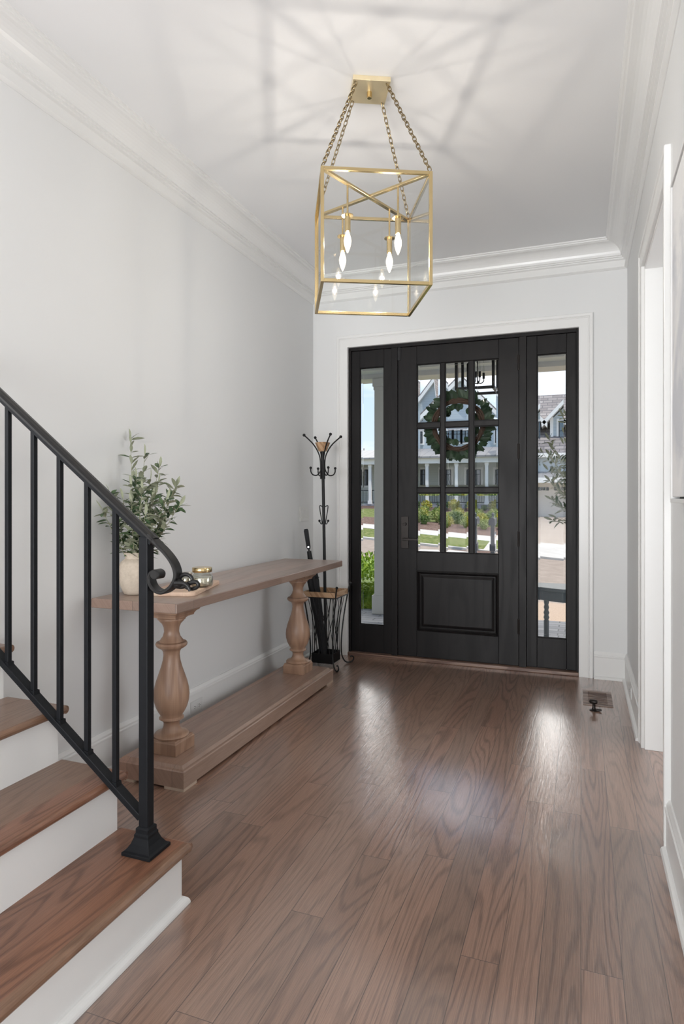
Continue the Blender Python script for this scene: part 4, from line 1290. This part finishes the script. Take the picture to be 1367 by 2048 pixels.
# framed canvas on the right wall
cf = thing('framed_canvas', (XR, 1.65, 1.25), 'large pale abstract canvas in a thin white frame on the right wall', 'painting')
cy0, cy1, cz0, cz1 = 1.00, 2.24, 1.254, 2.257
mb = MB()
for (a_, b_) in (((cy0, cz0), (cy1, cz0 + 0.012)), ((cy0, cz1 - 0.012), (cy1, cz1)), ((cy0, cz0 + 0.012), (cy0 + 0.012, cz1 - 0.012)), ((cy1 - 0.012, cz0 + 0.012), (cy1, cz1 - 0.012))):
    mb.box((XR - 0.036, a_[0], a_[1]), (XR - 0.001, b_[0], b_[1]))
mb.build('frame', M['frame'], cf, bevel=0.001)
mb = MB(); mb.box((XR - 0.010, cy0 + 0.012, cz0 + 0.012), (XR - 0.002, cy1 - 0.012, cz1 - 0.012)); mb.build('backing', M['socket'], cf)
mb = MB(); mb.box((XR - 0.032, cy0 + 0.018, cz0 + 0.018), (XR - 0.010, cy1 - 0.018, cz1 - 0.018)); mb.build('canvas', M['canvas'], cf, bevel=0.002)

# ================================================================== OUTDOORS
# own front: porch
mb = MB(); mb.box((-4.5, YB + 0.2, -0.25), (3.5, 7.13, -0.05))
struct(mb, 'porch_floor', M['paver'], 'grey paver floor of the front porch', 'porch')
mb = MB(); mb.box((-4.5, YB + 0.2, 2.67), (3.5, 7.16, 2.80)); 
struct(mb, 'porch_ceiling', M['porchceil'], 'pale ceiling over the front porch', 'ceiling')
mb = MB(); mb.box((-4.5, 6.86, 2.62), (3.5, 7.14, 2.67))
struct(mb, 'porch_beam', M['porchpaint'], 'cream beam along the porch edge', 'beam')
mb = MB(); mb.box((-5.2, YB + 0.02, -0.6), (XL, YB + 0.2, 3.3)).box((3.2, YB + 0.02, -0.6), (5, YB + 0.2, 3.3)).box((XL, YB + 0.2, 2.5), (3.3, YB + 0.21, 3.3))
struct(mb, 'wall_porch', M['siding'], 'siding of our own house front beside the porch', 'wall')
pc = thing('porch_column', (-2.06, 6.99, -0.05), 'square white porch column outside the left sidelight', 'column')
cxx, cyy = -2.065, 6.995
for nm, rr_, z0_, z1_ in (('column_base', 0.155, -0.05, 0.16), ('shaft', 0.132, 0.17, 2.50), ('capital', 0.150, 2.53, 2.62)):
    mb = MB(); mb.box((cxx - rr_, cyy - rr_, z0_), (cxx + rr_, cyy + rr_, z1_))
    if nm == 'column_base': mb.box((cxx - 0.142, cyy - 0.142, 0.16), (cxx + 0.142, cyy + 0.142, 0.172))
    if nm == 'capital': mb.box((cxx - 0.140, cyy - 0.140, 2.49), (cxx + 0.140, cyy + 0.140, 2.53))
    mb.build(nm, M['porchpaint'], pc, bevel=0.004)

# wreath on the outside of the door
wc = V((-0.893, 4.925, 1.835))
wr = thing('wreath', wc, 'magnolia leaf wreath hanging outside the front door', 'wreath')
mb = MB()
rn = random.Random(2)
for k_ in range(9):
    ph = rn.uniform(0, 2 * PI); r0_ = 0.185 + rn.uniform(-0.014, 0.014); y_ = rn.uniform(-0.012, 0.012)
    lp = [wc + V(((r0_ + 0.008 * math.sin(5 * t + ph)) * math.cos(t), y_ + 0.008 * math.cos(4 * t + ph), (r0_ + 0.008 * math.sin(5 * t + ph)) * math.sin(t))) for t in [2 * PI * j / 40 for j in range(40)]]
    mb.tube(lp, 0.008, 6, closed=True, up=(0, 1, 0))
mb.build('twig_ring', M['twig'], wr, smooth=True)
mb = MB()
for k_ in range(290):
    t = rn.uniform(0, 2 * PI)
    d = V((math.cos(t), 0, math.sin(t))); tg = V((-math.sin(t), 0, math.cos(t)))
    inn = rn.random() < 0.22
    p = wc + d * (0.165 if inn else rn.uniform(0.19, 0.215)) + V((0, rn.uniform(-0.01, 0.03), 0))
    dd = (d * (-0.5 if inn else rn.uniform(0.5, 1.0)) + tg * rn.uniform(-0.2, 0.9) + V((0, rn.uniform(-0.3, 0.45), 0)))
    mb.leaf(p, dd, V((rn.uniform(-.5, .5), -1, rn.uniform(-.5, .5))), rn.uniform(0.060, 0.092) * (0.75 if inn else 1), rn.uniform(0.034, 0.048), rn.uniform(-0.2, 0.3))
mb.build('leaves', M['magnolia'], wr, fix=False)
mb = MB(); mb.tube([wc + V((-0.006, -0.006, 0.185)), wc + V((0, 0.0, 0.40)), wc + V((0, -0.035, 0.60))], 0.002, 6); mb.build('hanging_ribbon', M['twig'], wr)

# porch lantern
bx, by, bz0, bz1, bh = -0.895, 5.92, 2.245, 2.600, 0.165
pl_ = thing('porch_lantern', (bx, by, 2.67), 'black box lantern with candelabra hanging from the porch ceiling', 'lantern')
mb = MB(); q_ = 0.012
for sx in (-1, 1):
    for sy in (-1, 1): mb.box((bx + sx * bh - q_, by + sy * bh - q_, bz0), (bx + sx * bh + q_, by + sy * bh + q_, bz1))
for z in (bz0, bz1 - 2 * q_):
    for s_ in (-1, 1):
        mb.box((bx - bh, by + s_ * bh - q_, z), (bx + bh, by + s_ * bh + q_, z + 2 * q_)); mb.box((bx + s_ * bh - q_, by - bh, z), (bx + s_ * bh + q_, by + bh, z + 2 * q_))
mb.box((bx - bh, by - 0.01, bz1 - 0.012), (bx + bh, by + 0.01, bz1)).box((bx - 0.01, by - bh, bz1 - 0.012), (bx + 0.01, by + bh, bz1))
mb.build('cage_frame', M['black'], pl_)
mb = MB(); mb.tube([(bx, by, 2.67), (bx, by, 2.33)], 0.006, 8); mb.lathe([(0, 2.67), (0.05, 2.67), (0.05, 2.66), (0, 2.65)], (bx, by, 0), 20); mb.ball((bx, by, 2.335), 0.018); mb.build('stem', M['black'], pl_)
for i in range(4):
    t = i * PI / 2 + 0.5
    d = V((math.cos(t), math.sin(t), 0)); c_ = V((bx, by, 0))
    mb = MB(); mb.tube(catmull([c_ + V((0, 0, 2.335)), c_ + d * 0.03 + V((0, 0, 2.325)), c_ + d * 0.058 + V((0, 0, 2.345)), c_ + d * 0.06 + V((0, 0, 2.37))], 6), 0.0045, 8)
    mb.tube([c_ + d * 0.06 + V((0, 0, 2.37)), c_ + d * 0.06 + V((0, 0, 2.425))], 0.011, 12)
    ar = mb.build('candle_arm', M['black'], pl_)
    mb = MB(); mb.tube([c_ + d * 0.06 + V((0, 0, 2.426)), c_ + d * 0.06 + V((0, 0, 2.45)), c_ + d * 0.06 + V((0, 0, 2.50))], [0.007, 0.011, 0.002], 12); mb.build('bulb', M['jarglass'], ar, smooth=True)

# slate console on the porch with potted olive
tx, ty, tzt = 0.03, 5.84, 0.52
pt = thing('porch_table', (tx, ty, -0.05), 'slate grey half-round table seen through the right sidelight', 'table')
def demi(rx, ry, n_=24): return [V((tx + rx * math.cos(PI + PI * j / n_), ty + ry * math.sin(PI + PI * j / n_), 0)) for j in range(n_ + 1)]
mb = MB(); mb.prism([p + V((0, 0, tzt - 0.028)) for p in demi(0.50, 0.40)], (0, 0, 0.028)); mb.build('tabletop', M['greytable'], pt, bevel=0.006)
mb = MB(); mb.prism([p + V((0, 0, tzt - 0.115)) for p in demi(0.46, 0.36)], (0, 0, 0.087)); mb.build('apron', M['greytable'], pt)
lp_ = [(0.018, -0.05), (0.020, 0.10), (0.022, 0.24), (0.017, 0.25), (0.024, 0.268), (0.017, 0.288), (0.024, 0.308), (0.016, 0.330), (0.022, 0.352), (0.016, 0.375), (0.021, 0.390), (0.021, 0.41)]
for lx, ly in ((-0.27, 5.560), (0.33, 5.560), (-0.40, 5.80), (0.44, 5.80)):
    mb = MB(); mb.lathe(lp_, (lx, ly, 0), 18); mb.build('leg', M['greytable'], pt, smooth=True)
pot = (0.20, 5.70, tzt)
mb = MB(); mb.lathe([(0, 0), (0.085, 0), (0.10, 0.01), (0.125, 0.22), (0.13, 0.235), (0.118, 0.235), (0.110, 0.19), (0, 0.19)], pot, 28)
o = mb.build('planter', M['terracotta'], smooth=True, origin=pot); tag(o, 'dark planter on the slate porch table', 'planter')
rnd2 = random.Random(21)
stems = []
for x, y, Y in ((1084, 905, 5.60), (1098, 880, 5.66), (1124, 832, 5.7), (1108, 925, 5.56), (1100, 962, 5.58), (1103, 1000, 5.56), (1112, 1035, 5.60), (1140, 850, 5.75), (1150, 930, 5.5), (1160, 890, 5.8), (1128, 890, 5.6), (1125, 990, 5.66), (1096, 940, 5.7), (1106, 900, 5.5), (1118, 915, 5.62), (1122, 950, 5.55), (1112, 975, 5.68), (1118, 1015, 5.7), (1104, 1040, 5.7), (1130, 870, 5.66), (1100, 912, 5.75)):
    stems.append((atY(x, y, Y), 0.10, 0.40))
olive('olive_plant', (0.20, 5.70, tzt + 0.19), stems, M['olive'], 'dark olive plant beside the right sidelight outside', 'plant', 0.074, 0.024, rnd2, None, 0.020, 0.004)

# ground beyond the porch: the street falls to the right
def gz(x, y):
    P = [(7.1, -0.16), (9.0, -0.40), (13.5, -0.85), (14.0, -0.92), (22.4, -0.80), (25.0, -0.52), (33.0, 0.22), (38.0, 0.50), (60.0, 0.8)]
    z = P[-1][1]
    for (a, za), (b, zb2) in zip(P, P[1:]):
        if y <= b:
            t = max(0, (y - a) / (b - a)); z = za + (zb2 - za) * t; break
    w = min(1, max(0, (y - 8) / 6)) * (1 - 0.75 * min(1, max(0, (y - 26) / 10)))
    xs = max(-20, min(14, x))
    return z - 0.08 * w * (xs + 1)
def patch(name, x0, x1, y0, y1, mat, label, cat, lift=0.0, nx=24, ny=10, th=0.0):
    mb = MB()
    g = [[mb.bm.verts.new((x0 + (x1 - x0) * i / nx, y0 + (y1 - y0) * j / ny, gz(x0 + (x1 - x0) * i / nx, y0 + (y1 - y0) * j / ny) + lift)) for i in range(nx + 1)] for j in range(ny + 1)]
    for j in range(ny):
        for i in range(nx): mb._f([g[j][i], g[j][i + 1], g[j + 1][i + 1], g[j + 1][i]])
    if th:
        r = bmesh.ops.extrude_face_region(mb.bm, geom=list(mb.bm.faces))
        vs_ = [v for v in r['geom'] if isinstance(v, bmesh.types.BMVert)]
        bmesh.ops.translate(mb.bm, verts=vs_, vec=(0, 0, -th))
    return struct(mb, name, mat, label, cat)
patch('front_lawn', -45, 40, 7.13, 13.5, M['lawn'], 'grass between our porch and the street', 'lawn')
patch('walkway', -1.25, 2.6, 7.13, 13.5, M['aggregate'], 'tan exposed aggregate walk below the porch', 'path', 0.02, 8, 10)
patch('street', -45, 40, 13.5, 22.4, M['street'], 'pale asphalt street between the houses', 'street', 0.0)
patch('verge', -45, -3.2, 22.4, 24.3, M['lawn'], 'grass strip between street and far sidewalk', 'verge', 0.05)
patch('kerb', -45, 40, 22.3, 22.5, M['curb'], 'pale concrete kerb on the far side of the street', 'kerb', 0.07, 24, 1, 0.15)
patch('sidewalk', -45, -3.2, 24.3, 25.3, M['curb'], 'white concrete sidewalk across the street', 'sidewalk', 0.06)
patch('driveway_apron', -3.2, 9, 22.5, 25.0, M['curb'], 'white apron where the driveway meets the street', 'driveway', 0.06, 8, 6)
patch('driveway', -3.2, 9, 25.0, 33.6, M['concrete'], 'pale concrete driveway to the garage', 'driveway', 0.04, 8, 8)
patch('planting_bed', -45, -3.3, 25.3, 28.2, M['mulch'], 'brown mulched bed above the sidewalk', 'bed', 0.03)
patch('far_lawn', -45, -3.3, 28.2, 34.5, M['lawn'], 'grass slope below the house across the street', 'lawn', 0.03)
patch('house_bed', -45, 9.5, 34.5, 38.0, M['mulch'], 'mulched bed along the porch of the far house', 'bed', 0.02)
patch('far_ground', -70, 70, 38.0, 60.0, M['lawn'], 'ground around and behind the far houses', 'ground', 0.0)

def bush_mesh(rx, ry, rz, n_, ll, rnd_, up=0.4):
    mb = MB()
    for _ in range(n_):
        t = rnd_.uniform(0, 2 * PI); cz_ = rnd_.uniform(-0.3, 1)
        s_ = math.sqrt(max(0, 1 - cz_ * cz_)); q = rnd_.uniform(0.55, 1.05)
        d = V((s_ * math.cos(t), s_ * math.sin(t), cz_))
        p = V((d.x * rx * q, d.y * ry * q, rz * (0.42 + 0.58 * d.z * q)))
        p.z = max(p.z, 0.02)
        mb.leaf(p, d + V((rnd_.uniform(-.6, .6), rnd_.uniform(-.6, .6), up)), V((rnd_.uniform(-1, 1), rnd_.uniform(-1, 1), 1)), ll * rnd_.uniform(0.7, 1.3), ll * 0.55, 0.1)
    mb.ball((0, 0, rz * 0.42), 1.0, 12, (rx * 0.62, ry * 0.62, rz * 0.48))
    return mb
rb_ = random.Random(9)
# near hedge
mb = MB()
for _ in range(3600):
    x = rb_.uniform(-4.2, -2.0); y = rb_.uniform(7.20, 7.85); z = rb_.uniform(-0.12, 0.30)
    e_ = rb_.random()
    if e_ < 0.35: z = 0.30 + rb_.uniform(-0.03, 0.03)
    elif e_ < 0.7: y = 7.20 + rb_.uniform(-0.02, 0.03)
    mb.leaf((x, y, z), (rb_.uniform(-1, 1), rb_.uniform(-1, 0.4), rb_.uniform(-0.2, 1)), (rb_.uniform(-1, 1), rb_.uniform(-1, 1), 1), 0.040, 0.026, 0.1)
mb.box((-4.2, 7.26, -0.3), (-2.0, 7.8, 0.24))
o = mb.build('hedge', M['hedge'], fix=False, origin=(-3.1, 7.5, -0.2)); tag(o, 'clipped low hedge along the porch beside the column', 'hedge')
o = bush_mesh(0.50, 0.45, 0.82, 1500, 0.055, rb_).build('bush', M['hedge'], fix=False)
o.location = (-2.95, 9.15, -0.40); tag(o, 'bright green bush behind the low hedge, seen in the left sidelight', 'bush')

# shrubs of the far beds (each its own)
proto = {}
for nm, mt in (('green', 'shrubgreen'), ('gold', 'shrubgold'), ('rose', 'shrubred')):
    o = bush_mesh(0.55, 0.5, 0.85, 420, 0.13, rb_).build('shrub_source', M[mt], fix=False)
    proto[nm] = o
spots = [('gold', 36.2, -17.2, 0.55), ('green', 36.5, -16.2, 0.6),
         ('gold', 36.0, -8.35, 0.62), ('green', 36.6, -7.55, 0.6), ('gold', 36.0, -6.75, 0.72), ('green', 36.6, -5.9, 0.62), ('green', 36.7, -5.15, 0.38),
         ('gold', 36.0, -4.45, 0.72), ('green', 36.6, -3.75, 0.5), ('green', 36.5, -9.2, 0.55), ('gold', 36.2, -15.2, 0.6)]
for row_, (yy_, n_, x0_) in enumerate(((27.2, 5, -7.2), (28.4, 6, -7.7), (29.6, 6, -8.0), (30.8, 6, -8.2))):
    for c_i in range(n_):
        spots.append((('rose', 'rose', 'green', 'rose', 'gold')[(c_i * 2 + row_) % 5], yy_ + rb_.uniform(-.15, .15), x0_ + c_i * 0.86 + rb_.uniform(-.1, .1), (0.50, 0.62, 0.62, 0.6)[row_] * rb_.uniform(0.85, 1.05)))
words = {'green': 'dark green', 'gold': 'yellow-gold', 'rose': 'pinkish-green'}
used = set()
rank = ['leftmost', 'second from left', 'third from left', 'fourth from left', 'fifth from left', 'sixth from left', 'seventh from left', 'eighth from left', 'ninth from left', 'tenth from left', 'eleventh from left']
def rowof(y):
    return 'in the bed along the far porch' if y > 34 else ('nearest the sidewalk' if y < 27.8 else ('in the second row above the sidewalk' if y < 29 else ('in the third row above the sidewalk' if y < 30.2 else 'in the topmost row of the slope')))
cnt = {}
for nm, y, x, s_ in sorted(spots, key=lambda q: q[2]):
    src = proto[nm]
    if nm not in used:
        o = src; used.add(nm); o.name = 'shrub'
    else:
        o = src.copy(); COL.objects.link(o); o.name = 'shrub'
    kk = rowof(y); cnt[kk] = cnt.get(kk, 0) + 1
    o.location = (x, y, gz(x, y)); o.scale = (s_, s_, s_); o.rotation_euler = (0, 0, rb_.uniform(0, 6))
    tag(o, '%s shrub %s, %s' % (words[nm], kk, rank[cnt[kk] - 1]), 'shrub', 'shrubs across the street')

# ---- house across the street
hs = thing('house', (-8.0, 42.0, 0.5), 'pale two-gabled house with a white columned porch across the street', 'house')
YF, YW = 38.0, 41.0
zf = atY(912, 1009, YF).z
zbm = atY(912, 926, YF).z
ztp = atY(912, 912, YF).z
HX0, HX1 = -24.0, -3.75
mb = MB(); mb.box((HX0, YF, gz(-6, YF) - 1.5), (HX1, YF + 0.4, zf)); mb.box((HX0, YF + 0.4, zf - 0.2), (HX1, YW, zf)); mb.build('foundation', M['foundation'], hs)
mb = MB(); mb.box((HX0, YF - 0.15, zbm), (HX1, YF + 0.35, ztp - 0.05)).box((HX0, YF - 0.3, ztp - 0.12), (HX1, YF - 0.1, ztp)); mb.build('porch_beam', M['whitepaint'], hs)
mb = MB(); mb.box((HX0, YW, 0.3), (HX1, YW + 0.3, atY(900, 897, YW).z)); mb.build('wall', M['greensiding'], hs)
zr2 = atY(900, 896, YW).z
mb = MB(); mb.prism([(HX0, YF - 0.35, ztp), (HX0, YW + 0.02, zr2), (HX0, YW + 0.02, zr2 - 0.12), (HX0, YF - 0.35, ztp - 0.10)], (HX1 - HX0, 0, 0)); mb.build('porch_roof', M['metalroof'], hs)
mb = MB(); mb.box((HX0, YF + 0.35, ztp - 0.2), (HX1, YW, ztp - 0.12)); mb.build('porch_soffit', M['whitepaint'], hs)
for px in (854, 912.5, 973, 740, 680, 800, 1034):
    p = atY(px, 960, YF + 0.1)
    mb = MB(); mb.box((p.x - 0.09, YF + 0.0, zf), (p.x + 0.09, YF + 0.2, zbm)).box((p.x - 0.13, YF - 0.03, zf), (p.x + 0.13, YF + 0.23, zf + 0.22)).box((p.x - 0.12, YF - 0.02, zbm - 0.16), (p.x + 0.12, YF + 0.22, zbm))
    mb.build('porch_column', M['whitepaint'], hs)
def win(x0, x1, y0, y1, Y, glass='darkglass', trim=0.14, par=None, mull=0, name='window'):
    a = atY(x0, y1, Y); b = atY(x1, y0, Y)
    mb = MB(); mb.box((a.x - trim, Y - 0.07, a.z - trim), (b.x + trim, Y + 0.02, b.z + trim)); w = mb.build(name, M['whitepaint'], par or hs)
    mb = MB(); mb.box((a.x, Y - 0.10, a.z), (b.x, Y - 0.06, b.z)); mb.build('pane', M[glass], w)
    mb = MB(); q = 0.035
    mb.box((a.x, Y - 0.12, a.z), (a.x + q, Y - 0.10, b.z)).box((b.x - q, Y - 0.12, a.z), (b.x, Y - 0.10, b.z)).box((a.x, Y - 0.12, b.z - q), (b.x, Y - 0.10, b.z)).box((a.x, Y - 0.12, a.z), (b.x, Y - 0.10, a.z + q))
    for m_ in range(mull):
        xm = a.x + (b.x - a.x) * (m_ + 1) / (mull + 1); mb.box((xm - q * 0.7, Y - 0.12, a.z), (xm + q * 0.7, Y - 0.10, b.z))
    mb.box((a.x, Y - 0.12, a.z * 0.3 + b.z * 0.7 - 0.015), (b.x, Y - 0.10, a.z * 0.3 + b.z * 0.7 + 0.015))
    mb.build('sash', M['black'], w)
for x0, x1 in ((840, 849.5), (895, 902), (932, 939), (953, 961), (990, 998), (719, 724), (729.5, 736), (755, 765), (1012, 1020)):
    win(x0, x1, 939, 971, YW, par=hs)
# gables: front gable block and left gable block
YG = 42.0
def gable(xa, xb, xp, ye, yp, Y, mat, depth=6.0):
    A = atY(xa, ye, Y); B = atY(xb, ye, Y); P = atY(xp, yp, Y)
    mb = MB(); mb.prism([(A.x, Y, 3.5), (B.x, Y, 3.5), (B.x, Y, B.z), (P.x, Y, P.z), (A.x, Y, A.z)], (0, depth, 0)); g = mb.build('gable_wall', M[mat], hs)
    mb = MB()
    for Q, R_ in ((A, P), (P, B)):
        d = (R_ - Q).normalized(); ex = 0.5
        q0 = Q - (d * ex if Q is A else V((0, 0, 0))); r0_ = R_ + (d * ex if R_ is B else V((0, 0, 0)))
        mb.prism([(q0.x, Y - 0.35, q0.z + 0.30), (r0_.x, Y - 0.35, r0_.z + 0.30), (r0_.x, Y - 0.35, r0_.z - 0.02), (q0.x, Y - 0.35, q0.z - 0.02)], (0, 0.33, 0))
    mb.build('rake_board', M['whitepaint'], hs)
    mb = MB()
    for Q, R_ in ((A, P), (P, B)):
        d = (R_ - Q).normalized(); ex = 0.5
        q0 = Q - (d * ex if Q is A else V((0, 0, 0))); r0_ = R_ + (d * ex if R_ is B else V((0, 0, 0)))
        mb.prism([(q0.x, Y - 0.33, q0.z + 0.42), (r0_.x, Y - 0.33, r0_.z + 0.42), (r0_.x, Y - 0.33, r0_.z + 0.28), (q0.x, Y - 0.33, q0.z + 0.28)], (0, depth + 0.3, 0))
    mb.build('gable_roof', M['shingle'], hs)
gable(845, 1000, 921, 838, 762, YG, 'siding')
gable(806, 880, 869, 850, 765, YG + 1.5, 'siding')
win(890, 904, 861, 885, YG, 'skyglass', 0.12, hs, 1)
win(907, 921, 861, 885, YG, 'skyglass', 0.12, hs, 1)
win(924, 937, 861, 885, YG, 'skyglass', 0.12, hs, 1)
win(839, 845, 863, 887, YG + 0.0, 'darkglass', 0.10, hs)
win(990, 997, 858, 886, YG, 'darkglass', 0.10, hs)
mb = MB(); mb.box((atY(812, 900, YG).x, YG + 0.4, 4), (HX1, YG + 7, atY(836, 845, YG).z - 0.6)); mb.build('upper_wall', M['siding'], hs)
# roof pitch at left
mb = MB()
zz = atY(722, 905, 43).z
mb.prism([(-24, 41, zz - 0.6), (-15.5, 41, zz - 0.3), (-15.5, 46, zz + 0.3), (-24, 46, zz + 0.3)], (0, 0, 0.25)); mb.build('low_roof', M['metalroof'], hs)
tp = atY(722, 878, 48.0); t2 = atY(722, 912, 48.0)
mb = MB(); mb.lathe([(0.55, t2.z), (0.28, (t2.z + tp.z) / 2), (0.0, tp.z)], (tp.x - 0.15, 48, 0), 8); o = mb.build('roof_spire', M['shingle']); tag(o, 'pointed roof tip rising behind the far porch at left', 'roof')
# porch railings
for x0, x1 in ((740, 854), (854, 912), (912, 973), (973, 1034), (680, 740)):
    a = atY(x0, 990, YF + 0.1); b = atY(x1, 990, YF + 0.1)
    mb = MB()
    mb.box((a.x + 0.12, YF + 0.08, zf + 0.85), (b.x - 0.12, YF + 0.13, zf + 0.90)).box((a.x + 0.12, YF + 0.08, zf + 0.10), (b.x - 0.12, YF + 0.13, zf + 0.14))
    nn_ = int((b.x - a.x) / 0.14)
    for i in range(1, nn_):
        x = a.x + (b.x - a.x) * i / nn_
        mb.box((x - 0.010, YF + 0.095, zf + 0.14), (x + 0.010, YF + 0.115, zf + 0.85))
    mb.build('porch_railing', M['black'], hs)

# ---- garage
gr = thing('garage', (1.5, 33.6, 0.3), 'garage with shingled roof and dormers behind the driveway', 'garage')
GY = 33.6
gx0 = -2.75
e0 = atY(1073, 962, GY); e1 = atY(1073, 943, GY); top = atY(1100, 790, GY + 5.0)
gb = gz(-2.7, GY) - 1.2
mb = MB(); mb.box((gx0, GY, gb), (9, GY + 8, atY(1073, 905, GY).z)); mb.build('wall', M['siding'], gr)
zd0 = atY(1100, 1036, GY).z; zd1 = atY(1100, 966, GY).z
dX0 = atY(1066, 1000, GY).x; dX1 = atY(1300, 1000, GY).x
mb = MB(); mb.box((gx0 - 0.05, GY - 0.16, gb), (dX0 - 0.05, GY, zd1 + 0.1)).box((gx0 - 0.05, GY - 0.16, zd1), (9, GY, e0.z + 0.15)); mb.build('surround', M['whitepaint'], gr)
mb = MB(); mb.box((dX0 - 0.05, GY - 0.07, zd0 - 0.3), (dX1, GY - 0.01, zd1)); gd = mb.build('garage_door', M['garagedoor'], gr)
w0 = atY(1073, 981, GY).z; w1 = atY(1073, 974.5, GY).z
for i, px in enumerate((1060, 1066, 1072.5, 1078, 1084.5, 1091.5, 1107.5, 1114.5, 1121.5, 1128.5)):
    p = atY(px, 978, GY - 0.08); q2 = atY(px + 5.6, 978, GY - 0.08)
    mb = MB(); mb.box((p.x, GY - 0.085, w0), (q2.x, GY - 0.07, w1)); mb.build('pane', M['darkglass'], gd)
# skirt roof over the door
zs0 = atY(1100, 954, GY - 0.8).z; zs1 = atY(1100, 943, GY).z
mb = MB(); mb.prism([(gx0 - 0.2, GY - 0.8, zs0), (gx0 - 0.2, GY, zs1), (gx0 - 0.2, GY, zs1 - 0.12), (gx0 - 0.2, GY - 0.8, zs0 - 0.12)], (10, 0, 0)); mb.build('skirt_roof', M['metalroof'], gr)
mb = MB(); mb.box((gx0 - 0.2, GY - 0.83, zs0 - 0.28), (9, GY - 0.76, zs0 - 0.02)).box((gx0 - 0.2, GY - 0.78, zs0 - 0.28), (9, GY - 0.02, zs0 - 0.20)); mb.build('fascia', M['whitepaint'], gr)
# main roof
ez = atY(1100, 906, GY - 0.4).z; rz_ = atY(1100, 790, GY + 4.5).z
mb = MB(); mb.prism([(gx0 - 0.4, GY - 0.4, ez), (gx0 - 0.4, GY + 4.5, rz_), (gx0 - 0.4, GY + 9.4, ez), (gx0 - 0.4, GY + 9.4, ez - 0.2), (gx0 - 0.4, GY + 4.5, rz_ - 0.2), (gx0 - 0.4, GY - 0.4, ez - 0.2)], (10.6, 0, 0)); mb.build('roof', M['shingle'], gr)
mb = MB(); mb.prism([(gx0, GY, ez - 0.3), (gx0, GY + 8.6, ez - 0.3), (gx0, GY + 4.5, rz_ - 0.2)], (0.2, 0, 0)); mb.build('gable_end', M['siding'], gr)
mb = MB(); mb.box((gx0 - 0.4, GY - 0.46, ez - 0.22), (9.2, GY - 0.38, ez + 0.0)); mb.build('gutter', M['whitepaint'], gr)
YDm = GY + 0.9
def dormer(xc):
    hwd = 0.68
    zlo = atY(1120, 893, YDm).z; zev = atY(1089, 847, YDm).z; zpk = atY(1129, 800, YDm).z
    hs2 = (zpk - zev)
    mb = MB(); mb.prism([(xc - hwd, YDm, zlo), (xc + hwd, YDm, zlo), (xc + hwd, YDm, zev + 0.15), (xc, YDm, zev + 0.15 + hwd), (xc - hwd, YDm, zev + 0.15)], (0, 4.2, 0)); d_ = mb.build('dormer', M['siding'], gr)
    mb = MB()
    for s_ in (-1, 1):
        w2 = hs2 / 1.05
        mb.prism([(xc + s_ * w2, YDm - 0.5, zev - 0.02), (xc, YDm - 0.5, zpk), (xc, YDm - 0.5, zpk - 0.24), (xc + s_ * (w2 - 0.02), YDm - 0.5, zev - 0.24)], (0, 5.0, 0))
    mb.build('dormer_roof', M['whitepaint'], d_)
    mb = MB()
    for s_ in (-1, 1): mb.box((xc + s_ * hwd - s_ * 0.14, YDm - 0.06, zlo), (xc + s_ * hwd + s_ * 0.02, YDm, zev + 0.3))
    mb.box((xc - hwd - 0.03, YDm - 0.07, zlo), (xc + hwd + 0.03, YDm, zlo + 0.22))
    mb.build('dormer_trim', M['whitepaint'], d_)
    zl, zh = atY(1120, 883, YDm).z, atY(1120, 842, YDm).z
    mb = MB(); mb.box((xc - 0.38, YDm - 0.05, zl - 0.1), (xc + 0.38, YDm - 0.005, zh + 0.12)); mb.build('window_trim', M['whitepaint'], d_)
    mb = MB(); mb.box((xc - 0.27, YDm - 0.07, zl), (xc + 0.27, YDm - 0.05, zh)); mb.build('pane', M['skyglass'], d_)
    mb = MB()
    q = 0.035
    for a_, b_ in (((-0.27, zl), (-0.27 + q, zh)), ((0.27 - q, zl), (0.27, zh)), ((-0.27, zl), (0.27, zl + q)), ((-0.27, zh - q), (0.27, zh)), ((-0.27, (zl + zh) / 2), (0.27, (zl + zh) / 2 + 0.02))):
        mb.box((xc + a_[0], YDm - 0.09, a_[1]), (xc + b_[0], YDm - 0.07, b_[1]))
    mb.build('sash', M['black'], d_)
dxc = atY(1128, 860, YDm).x
dormer(dxc); dormer(dxc - 2.2 if False else dxc + 2.6)
p_ = atY(1050, 860, YDm).x
dormer(p_)

# mailboxes by the far kerb
def mailbox(px, label):
    y = 22.0
    p = atY(px, 1050, y); zg = gz(p.x, y)
    m_ = thing('mailbox', (p.x, y, zg), label, 'mailbox', 'mailboxes at the kerb')
    mb = MB(); mb.box((p.x - 0.06, y - 0.06, zg - 0.1), (p.x + 0.06, y + 0.06, zg + 0.98)).box((p.x - 0.09, y - 0.09, zg - 0.1), (p.x + 0.09, y + 0.09, zg + 0.35)); mb.build('post', M['mailgrey'], m_)
    mb = MB()
    pr = [(p.x - 0.11, y - 0.25, zg + 0.98), (p.x + 0.11, y - 0.25, zg + 0.98)] + [(p.x + 0.11 * math.cos(t * PI / 8), y - 0.25, zg + 1.14 + 0.11 * math.sin(t * PI / 8)) for t in range(9)]
    mb.prism(pr, (0, 0.5, 0)); mb.build('box', M['mailgrey'], m_)
    mb = MB(); mb.lathe([(0.04, zg + 1.25), (0.03, zg + 1.30), (0.05, zg + 1.36), (0.0, zg + 1.44)], (p.x, y + 0.1, 0), 10); mb.build('finial', M['mailgrey'], m_)
mailbox(950, 'dark grey mailbox on a post, left one of the pair')
mailbox(984.5, 'dark grey mailbox on a post, right one of the pair')
